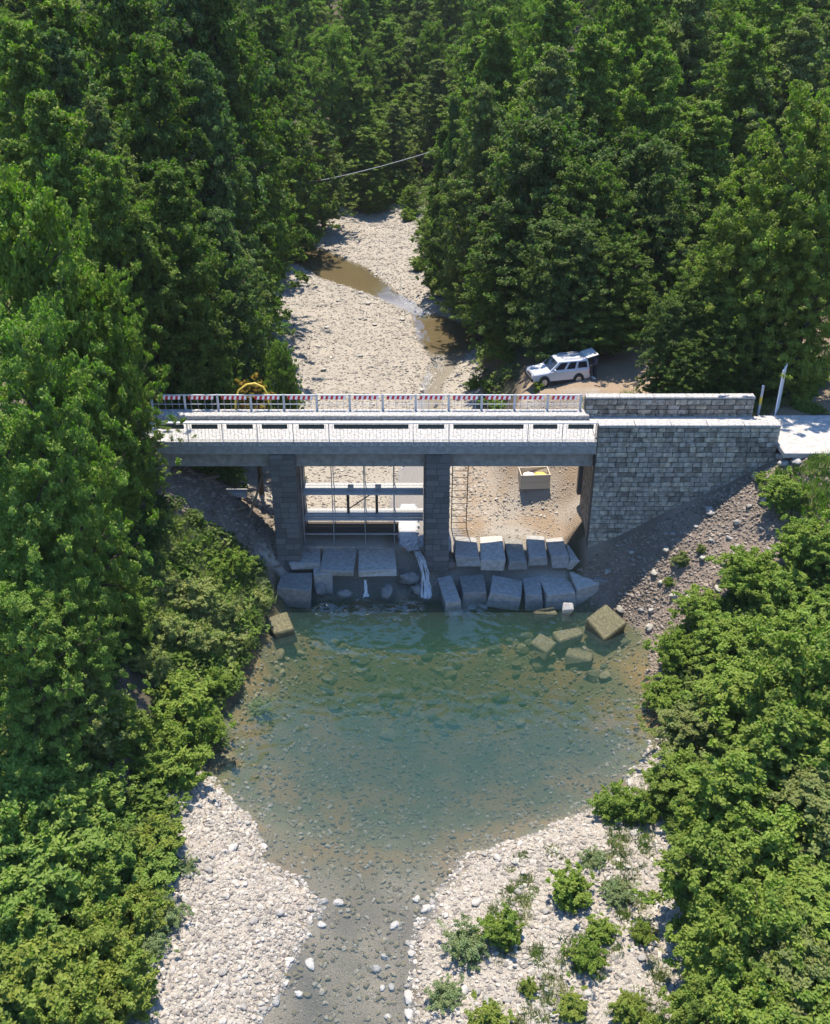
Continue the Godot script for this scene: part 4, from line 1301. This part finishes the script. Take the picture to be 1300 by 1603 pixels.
# ---------------------------------------------------------------- planting plan
func build_plants() -> void:
	rng.seed = 4242
	var plan := [
		# called, kind, leaf, label, category, group, [[px, py of the top, z, radius], ...]
		["robinia_tree", "airy", "leaf_robinia", "feathery light green tree on the bank below the hidden bridge end", "tree", "feathery trees on the bank", [[55, 478, 12, 2.9], [10, 640, 15, 2.7], [85, 900, 16.5, 2.0], [15, 910, 19, 2.2], [105, 650, 8, 1.9]]],
		["bank_tree", "round", "leaf_bright", "bright green spreading tree beside the hidden bridge end", "tree", "bright trees at the bridge end", [[5, 285, 6, 2.9], [140, 425, 3.2, 2.3], [80, 410, 5, 2.3], [110, 345, -5, 2.3]]],
		["alder_tree", "tall", "leaf_mid", "slim green tree in the shade below the hidden bridge end", "tree", "slim trees below the bridge end", [[190, 590, 2.0, 1.8], [205, 690, 1.6, 1.4], [140, 700, 5, 1.8]]],
		["alder_tree", "smalltree", "leaf_mid", "low green tree in the shaded hollow beside the footpath", "tree", "low trees by the footpath", [[110, 1050, 15, 1.7], [165, 1090, 13.5, 1.4], [190, 900, 5.0, 1.2], [60, 1060, 15, 1.7]]],
		["shrub", "bush", "leaf_olive", "olive green shrub on the sunny bank beside the pool", "shrub", "olive shrubs beside the pool", [[255, 890, 4.5, 1.0], [300, 900, 5, 1.2], [250, 955, 7, 1.2], [345, 925, 6, 1.2], [395, 915, 4.6, .9], [300, 965, 8, 1.2], [235, 1010, 9.5, 1.0], [355, 985, 7, .9]]],
		["shrub", "bush", "leaf_bright", "bright green leafy shrub overhanging the pool edge", "shrub", "bright shrubs at the pool edge", [[365, 850, 4.2, 1.1], [340, 870, 4.0, .9], [280, 1050, 11, 1.5], [245, 1110, 13, 1.5], [310, 1100, 12, 1.3], [270, 1160, 14.2, 1.4], [225, 1170, 14, 1.0], [330, 1040, 9.5, 1.0]]],
		["shrub", "bush", "leaf_yellowish", "yellow-green shrub on the bank behind the pale gravel bar", "shrub", "yellow-green shrubs behind the bar", [[250, 1275, 20.3, 1.1], [205, 1390, 23, 1.3], [130, 1420, 24.5, 1.6], [60, 1470, 26, 1.7], [180, 1500, 26.5, 1.5], [100, 1540, 28, 1.7]]],
		["shrub", "bush", "leaf_robinia", "mid green shrub in the thicket behind the pale gravel bar", "shrub", "thicket behind the bar", [[100, 1240, 20, 1.7], [160, 1280, 21, 1.5], [40, 1140, 19, 2.0], [60, 1300, 22.5, 1.9], [130, 1340, 22, 1.4], [15, 1230, 21, 1.9], [240, 1330, 21.6, 1.1], [80, 1190, 19.5, 1.6], [20, 1390, 24, 1.7], [150, 1200, 18, 1.2]]],
		["willow_shrub", "willow", "leaf_grey", "grey-green willow shrub at the edge of pool or gravel bar", "shrub", "willows at the pool", [[405, 1095, 9, .7], [400, 900, 4, .7], [385, 870, 3.6, .6], [250, 1405, 23.8, .95], [225, 1460, 25, .8], [290, 1345, 22, .5], [200, 1540, 27.2, .8]]],
		# right bank towards the camera
		["bank_bush", "thicket", "leaf_bright", "bright green bushy growth on the bank facing the pool", "bush", "bushes facing the pool", [[1240, 735, 3.6, 1.3], [1285, 800, 5.5, 1.8], [1180, 850, 6.0, 1.6], [1110, 915, 7.8, 1.5], [1070, 980, 9.0, 1.4], [1050, 1060, 11.5, 1.2], [1150, 950, 9, 1.8], [1230, 870, 7.5, 1.9], [1215, 960, 10, 1.8], [1290, 930, 9.5, 1.8]]],
		["bank_tree", "smalltree", "leaf_mid", "mid green small tree crowding the bank above the beach", "tree", "small trees above the beach", [[1275, 1000, 14, 2.2], [1090, 1110, 15.2, 1.6], [1240, 1110, 17, 2.0], [1070, 1190, 17.6, 1.4], [1290, 1220, 20, 2.0], [1120, 1310, 20.8, 1.7], [1195, 1410, 23.6, 1.8], [1260, 1490, 26, 1.8], [1105, 1535, 25.2, 1.1], [1290, 1570, 28, 1.9]]],
		["bank_tree", "smalltree", "leaf_bright", "light green small tree rising from the thicket above the beach", "tree", "light small trees above the beach", [[1170, 1050, 14.5, 1.9], [1160, 1190, 18, 1.8], [1215, 1290, 21, 1.9], [1290, 1390, 24, 2.0], [1130, 1430, 22.6, 1.4], [1170, 1515, 25.5, 1.6], [1210, 1575, 28, 1.7]]],
		["bank_tree", "smalltree", "leaf_deep", "dark green small tree deep in the thicket above the beach", "tree", "dark small trees above the beach", [[1110, 1240, 19, 1.3], [1230, 1200, 19, 1.5], [1150, 1370, 22, 1.3], [1240, 1430, 25, 1.5], [1130, 1580, 27, 1.2]]],
		["slope_shrub", "bush", "leaf_mid", "small green shrub rooted in the rubble below the wing wall", "shrub", "shrubs in the rubble", [[1070, 862, 5, .55], [1050, 900, 5, .4], [1195, 735, 2, .5], [1100, 850, 4, .35]]],
		["beach_bush", "bush", "leaf_bright", "single bright green bush growing on the pale stony beach", "bush", "bushes on the beach", [[967, 1225, 17.4, 1.1], [895, 1362, 21.8, .95], [790, 1428, 24.4, .9], [925, 1470, 25, .8], [945, 1440, 24, .6], [1010, 1240, 18.2, .9]]],
		["beach_bush", "willow", "leaf_grey", "grey-green willow tuft growing on the pale stony beach", "bush", "willow tufts on the beach", [[733, 1450, 25.0, .95], [697, 1540, 27.6, .7], [970, 1385, 22.6, .7], [930, 1330, 21, .6]]],
		["beach_bush", "bush", "leaf_yellowish", "low yellow-green bush at the foot of the stony beach", "bush", "yellow-green bushes on the beach", [[770, 1575, 28.6, .8], [985, 1560, 27.6, .7], [1010, 1440, 24, .6], [900, 1560, 28, .6], [830, 1530, 27, .4], [1030, 1590, 28.3, .8]]],
		# behind the bridge, over the gravel
		["tall_tree", "tall", "leaf_deep", "dark full tree standing close behind the hidden bridge end", "tree", "dark trees behind the bridge end", [[260, 255, -9, 3.2], [330, 330, -12, 3.0], [205, 330, -7, 2.6], [290, 420, -8, 2.4]]],
		["tall_tree", "tall", "leaf_mid", "mid green tree leaning over the upstream gravel bar", "tree", "trees leaning over the gravel", [[345, 360, -15, 2.6], [350, 280, -24, 2.8], [375, 190, -38, 3.2], [365, 440, -12, 1.9], [400, 200, -50, 3.2], [430, 210, -62, 3.4], [500, 190, -70, 3.4], [455, 300, -60, 2.6]]],
		["tall_tree", "tall", "leaf_deep", "very tall dark tree rising above the upstream gravel bar", "tree", "very tall trees above the bar", [[190, -60, -24, 4.6], [270, -70, -28, 4.6], [325, -60, -30, 4.4], [385, 0, -40, 4.2], [120, 40, -18, 3.6], [440, 10, -62, 4.4], [230, 60, -19, 3.6], [320, 80, -22, 3.6]]],
		["tall_tree", "tall", "leaf_mid", "tall mid green tree on the slope above the feathery trees", "tree", "trees on the slope above", [[60, 140, -8, 3.4], [20, 30, -16, 3.8], [130, 150, -12, 3.2], [70, -40, -26, 4.2], [150, 240, -6, 2.8]]],
		["small_tree", "round", "leaf_bright", "small bright tree at the edge of the upstream gravel", "tree", "small trees by the gravel", [[430, 535, -9, 1.2], [375, 480, -13, 1.8], [345, 560, -8, 1.4], [300, 560, -7.5, 1.4], [455, 560, -9, .8]]],
		["dark_tree", "round", "leaf_cool", "big dark tree spreading behind the parked car", "tree", "dark trees behind the car", [[850, 180, -24, 4.6], [930, 250, -21, 4.2], [1010, 210, -24, 4.2], [800, 330, -25, 3.6], [885, 340, -16.6, 3.4], [960, 370, -16.4, 3.2], [1040, 330, -21, 3.2]]],
		["tall_tree", "tall", "leaf_mid", "tall tree rising out of the wood behind the parked car", "tree", "tall trees behind the car", [[850, 70, -31, 4.2], [940, 40, -34, 4.2], [1030, 60, -33, 4.0], [760, 130, -36, 3.6], [1110, 160, -30, 3.8], [1180, 40, -40, 4.2], [1260, 20, -38, 4.2], [880, -20, -46, 4.2], [980, -40, -48, 4.4], [1090, -40, -50, 4.4], [790, 10, -52, 4.0], [1230, -50, -55, 4.6]]],
		["slender_tree", "conic", "leaf_deep", "slender dark tree beside the shaded brown pool", "tree", "slender trees by the brown pool", [[718, 150, -42, 2.0], [690, 200, -46, 2.4], [765, 220, -38, 2.4], [690, 300, -52, 1.8]]],
		["small_tree", "round", "leaf_mid", "rounded tree hanging over the stream beside the shaded pool", "tree", "rounded trees over the stream", [[700, 360, -50, 2.0], [680, 320, -58, 2.0], [800, 475, -24, 2.0], [825, 440, -26, 2.4], [760, 380, -41, 2.4], [720, 290, -50, 2.6]]],
		["walnut_tree", "airy", "leaf_yellowish", "yellow-green broad tree standing at the road beyond the parapet", "tree", "broad trees at the road", [[1285, 135, -10, 4.2], [1205, 260, -10, 3.2], [1150, 330, -11, 2.8], [1290, 330, -7, 2.8]]],
		["walnut_tree", "round", "leaf_cool", "dull green low tree overhanging the dirt beside the parapet", "tree", "low trees beside the parapet", [[1100, 430, -9.5, 2.4], [1060, 470, -8.5, 1.8], [1150, 480, -8, 2.4], [1210, 500, -8.5, 2.2], [1080, 530, -7.2, 1.6]]],
		["bank_bush", "bush", "leaf_bright", "bright bush at the roadside beyond the sign", "bush", "bushes beyond the sign", [[1285, 540, -7, 1.6], [1265, 575, -6, 1.2]]],
		["shrub", "bush", "leaf_bright", "small bright shrub growing on the gravel edge above the fence", "shrub", "shrubs above the fence", [[745, 583, -14, .8], [765, 590, -13, .6], [655, 395, -56, 1.0], [640, 320, -70, 1.2]]],
		["tall_tree", "tall", "leaf_mid", "tree closing the view where the stream bends away upstream", "tree", "trees where the stream bends away", [[560, 120, -84, 4.0], [595, 170, -92, 3.6], [630, 210, -98, 3.2], [540, 40, -100, 4.2], [600, 30, -112, 4.2], [650, 60, -112, 4.2], [570, 200, -80, 3.2], [640, 130, -102, 4.0], [690, 90, -96, 4.0], [590, -20, -135, 4.4], [630, -30, -145, 4.6], [660, -10, -130, 4.4], [560, -30, -140, 4.4], [610, -60, -165, 5.0], [645, -60, -170, 5.0], [575, -60, -175, 5.0]]],
		["small_tree", "round", "leaf_bright", "small light green tree at the far end of the gravel", "tree", "small trees at the far end of the gravel", [[620, 262, -84, 1.8], [645, 290, -78, 1.5], [585, 270, -80, 2.2]]],
		["sapling", "sapling", "leaf_yellowish", "thin yellow-green sapling in front of the parked car", "sapling", "", [[844, 588, -8.6, .4]]],
		["withered_tree", "withered", "leaf_dry", "slim tree with withered orange-yellow leaves rising behind the far fence", "tree", "", [[395, 597, -6.2, 1.1]]],
	]
	for e in plan:
		var made: Array = []
		for s in e[6]: made.append(plant_px(e[0], e[1], s[0], s[1], s[2], s[3], e[2], e[3], e[4], e[5]))
		ranked(made, e[3], Vector3(-3, 9, -2), "the bridge")
	# the wood on both valley sides farther up: each tree its own, none in the river's corridor or out of the frame
	rng.seed = 99
	var spots := []
	var palette := ["leaf_deep", "leaf_mid", "leaf_mid", "leaf_bright", "leaf_dusty", "leaf_bluish"]
	var words := {"leaf_dusty": "dusty olive tree in the wood far up the valley", "leaf_bluish": "bluish green tree in the wood far up the valley", "leaf_deep": "dark green tree in the wood far up the valley", "leaf_mid": "mid green tree in the wood far up the valley", "leaf_bright": "light green tree in the wood far up the valley"}
	for i in 14000:
		if spots.size() >= 255: break
		var z := -rng.randf_range(30, 215)
		var x := rng.randf_range(-95, 95)
		var d := -(z - CAM.z) * .866 + 18.0
		if absf(x) > d * .43 + 4: continue
		var mid := -4.0 if z > -95 else -4.0 + (z + 95) * .05
		var half := 12.0 if z > -62 else 9.5 if z > -78 else 1.0
		if absf(x - mid) < half: continue
		if x > 0 and z > -58 and x < 32: continue
		if x < 0 and z > -48 and x > -24: continue
		var near := false
		for q in spots:
			if q.distance_to(Vector2(x, z)) < (4.6 if z > -120 else 6.4):
				near = true
				break
		if near: continue
		spots.append(Vector2(x, z))
		var leaf: String = palette[rng.randi() % 6]
		var kind: String = ["tall", "tall", "round", "airy"][rng.randi() % 4]
		var h := rng.randf_range(11, 22)
		plant("forest_tree", kind, Vector3(x, ground(x, z) - .15, z), h, rng.randf_range(2.3, 4.8), leaf, words[leaf], "tree", words[leaf].replace("tree", "trees"))

func build_loose_matter() -> void:
	rng.seed = 31
	var pale := [Color(.52, .475, .40), Color(.46, .415, .345), Color(.58, .53, .455), Color(.36, .325, .275), Color(.50, .43, .345), Color(.26, .235, .205)]
	var peb := stone_mesh(5, 4, 7, .5, .42, true)
	var left_bar := func(x, z, h): return h > -.10 and h < 1.25 and x < -2 and z > 16.0
	var right_bar := func(x, z, h): return h > -.10 and h < 1.7 and x > -1.5 and z > 13.5
	var small := func(): return .06 + .20 * pow(rng.randf(), 2.8)
	scatter("gravel", "pale pebbles of the gravel bar where the stream leaves the pool", "gravel", peb, M.pebble_mix, 24000, -13, -2, 16, 30, left_bar, small, pale)
	scatter("gravel", "pale pebbles of the stony beach with scattered bushes", "gravel", peb, M.pebble_mix, 26000, -1.5, 14, 13.5, 30, right_bar, small, pale)
	scatter("gravel", "pale pebbles of the gravel bars upstream of the bridge", "gravel", peb, M.pebble_mix, 52000, -17, 9, -92, -4, func(x, z, h): return h < 2.75 and stream_near(x, z) > .85, func(): return .08 + .20 * pow(rng.randf(), 2.4), pale)
	var brown := [Color(.33, .265, .205), Color(.27, .22, .17), Color(.40, .335, .27), Color(.21, .17, .135)]
	scatter("rubble", "brown rubble of the slope below the wing wall", "rubble", peb, M.pebble_mix, 14000, 9.5, 22, .3, 9, func(x, z, h): return h > -.1 and h < 8.9, func(): return .06 + .18 * pow(rng.randf(), 2.4), brown)
	scatter("rubble", "shaded rubble of the bank under the hidden bridge end", "rubble", peb, M.pebble_mix, 3000, -15, -7.5, -5, 4, func(x, z, h): return h > 1.2, func(): return .08 + .24 * pow(rng.randf(), 2.0), brown)
	scatter("gravel", "loose stones of the dirt ramp under the open span", "gravel", peb, M.pebble_mix, 1500, 2, 10, -10, -2.2, func(_x, _z, _h): return true, func(): return .05 + .12 * pow(rng.randf(), 2.0), [Color(.46, .38, .30), Color(.52, .46, .38)])
	scatter("gravel", "brown stones on the pool bed under the water", "gravel", peb, M.pebble_mix, 20000, -11, 13, 2, 30, func(x, z, h): return h < -.08, func(): return .05 + .22 * pow(rng.randf(), 3.0), [Color(.20, .16, .075), Color(.25, .21, .12), Color(.15, .12, .05), Color(.30, .27, .20)], .12)
	scatter("sunken_rubble", "dark algae-covered rocks on the deep pool bed", "rubble", peb, M.pebble_mix, 420, -8, 12, 2, 10, func(x, z, h): return h < -.6 and rng.randf() < 1.15 - z * .1, func(): return .3 + .7 * pow(rng.randf(), 2.0), [Color(.10, .10, .04), Color(.16, .14, .06), Color(.07, .08, .035), Color(.22, .20, .10)], .2)
	# the largest stones one by one
	var shapes := []
	for k in 6: shapes.append(stone_mesh(400 + k, 6, 10, .52, .42))
	lone_stones(85, -11, -3, 16.5, 28.5, left_bar, .22, .45, "pale rounded stone on the gravel bar where the stream leaves", "stones on the gravel bar", shapes, ["pebble0", "pebble1", "pebble2", "pebble3"])
	lone_stones(85, 0, 12, 15, 28.5, right_bar, .22, .45, "pale rounded stone on the stony beach among the bushes", "stones on the stony beach", shapes, ["pebble0", "pebble1", "pebble2", "pebble3"])
	lone_stones(20, -6.2, .8, 22, 28.5, func(x, z, h): return h < -.02 and h > -.28, .26, .45, "stone breaking the surface of the shallow outflow", "stones in the outflow", shapes, ["pebble0", "pebble2", "pebble3"])
	lone_stones(46, -13, 5, -60, -8, func(x, z, h): return h < 2.6 and stream_near(x, z) > .9, .3, .62, "pale stone on the gravel upstream of the bridge", "stones upstream of the bridge", shapes, ["pebble0", "pebble1", "pebble2", "pebble3"])
	lone_stones(40, 10.8, 20, .6, 7, func(x, z, h): return h > .05 and h < 8, .32, .75, "broken stone on the rubble slope below the wing wall", "stones on the rubble slope", shapes, ["stone0", "stone3", "pebble1", "pebble3"])
	# green cover
	var tuft := tuft_mesh(9, 90, .55, .45, .17, false)
	var grass := tuft_mesh(10, 60, .35, .42, .1, true)
	leafy("cover", Color(1, 1, 1))
	var greens := [Color(.11, .18, .035), Color(.15, .23, .04), Color(.19, .24, .06), Color(.09, .14, .035)]
	var dry := [Color(.38, .36, .16), Color(.28, .34, .10), Color(.46, .40, .22)]
	var unit := func(): return rng.randf_range(.7, 1.5)
	scatter("undergrowth", "leafy ground cover on the bank beside the pool", "undergrowth", tuft, M.cover, 5200, -30, -8.6, 1.5, 32, func(x, z, h): return h > .45 and not (z > 15 and h < 1.25) and not (x > -14.2 and x < -12 and z > 12 and z < 20), unit, greens, .3)
	scatter("undergrowth", "leafy ground cover on the bank above the stony beach", "undergrowth", tuft, M.cover, 4200, 11, 32, 7, 32, func(x, z, h): return h > .9, unit, greens, .3)
	scatter("undergrowth", "leafy ground cover beneath the trees upstream", "undergrowth", tuft, M.cover, 9000, -40, 40, -95, -5, func(x, z, h): return (h > 2.9 and x < 0) or (x > 0 and h > 2.9 and not (z > -22 and h > 6.4) and not (z > -12 and x < 12)), func(): return rng.randf_range(.9, 2.0), greens, .3)
	scatter("grass", "dry and green grass on the stony beach", "grass", grass, M.cover, 1700, 3, 14, 15.5, 30, func(x, z, h): return h > .35 and noise.get_noise_2d(x * 3, z * 3) > .1, func(): return rng.randf_range(.4, .9), dry + greens, .3)
	scatter("grass", "grass on the verge below the road end", "grass", grass, M.cover, 900, 19.5, 34, 1.4, 8, func(x, z, h): return h > 5.5, unit, dry + greens, .3)
	scatter("grass", "dry grass on the sunny bank below the hidden bridge end", "grass", grass, M.cover, 1800, -14, -8, 2.5, 9, func(x, z, h): return h > .8, unit, dry, .3)
	scatter("grass", "grass at the edge of the dirt behind the parapet wall", "grass", grass, M.cover, 900, 11, 24, -9.5, -4.3, func(x, z, h): return h > 6.0 and noise.get_noise_2d(x * 3, z * 3) > -.1, unit, dry + greens, .3)

func _ready() -> void:
	# camera, sky, sun, exposure
	var cam := Camera3D.new()
	cam.name = "camera"
	cam.position = CAM
	cam.rotation_degrees = Vector3(-30, 0, 0)
	cam.fov = 53.02
	cam.near = 0.3
	cam.far = 900
	add_child(cam)
	cam.current = true
	var env := Environment.new()
	env.background_mode = Environment.BG_SKY
	var sky := Sky.new()
	var sm := ProceduralSkyMaterial.new()
	sm.sky_top_color = Color(0.36, 0.53, 0.78)
	sm.sky_horizon_color = Color(0.66, 0.76, 0.86)
	sm.ground_bottom_color = Color(0.12, 0.14, 0.10)
	sm.ground_horizon_color = Color(0.35, 0.38, 0.34)
	sm.sky_curve = 0.18
	sm.sky_energy_multiplier = 1.0
	sky.sky_material = sm
	env.sky = sky
	env.tonemap_mode = Environment.TONE_MAPPER_LINEAR
	env.tonemap_exposure = 2.45
	env.sdfgi_enabled = true
	env.ssao_enabled = true
	env.ssil_enabled = true
	env.fog_enabled = true
	env.fog_density = 0.0001
	env.fog_light_color = Color(0.88, 0.90, 0.90)
	env.volumetric_fog_enabled = true
	env.volumetric_fog_density = 0.0
	var we := WorldEnvironment.new()
	we.name = "world_environment"
	we.environment = env
	add_child(we)
	var sun := DirectionalLight3D.new()
	sun.name = "sun"
	sun.light_energy = 1.4
	sun.light_color = Color(1.0, 0.955, 0.89)
	sun.light_angular_distance = 0.5
	sun.shadow_enabled = true
	add_child(sun)
	sun.look_at_from_position(Vector3.ZERO, -Vector3(-0.04, 0.95, -0.29), Vector3.UP)

	noise.seed = 3
	noise.frequency = 0.11
	noise.fractal_octaves = 3
	fine.seed = 8
	fine.frequency = 0.6
	fine.fractal_octaves = 2
	rng.seed = 1
	make_materials()
	# setting
	var xs := grid_lines([[-220.0, -60, 8.0], [-60, -28, 2.0], [-28, -16, .8], [-16, 16, .4], [16, 28, .8], [28, 60, 2.0], [60, 220, 8.0]])
	var zs := grid_lines([[-330.0, -95, 5.0], [-95, -40, 1.0], [-40, 30, .4], [30, 60, 1.5]])
	structure("ground", sheet(xs, zs, ground, matter), M.ground)
	build_bridge()
	build_fence()
	build_blocks()
	build_scaffold()
	build_water()
	make_plants()
	build_plants()
	build_loose_matter()
	build_car()
	build_signs()
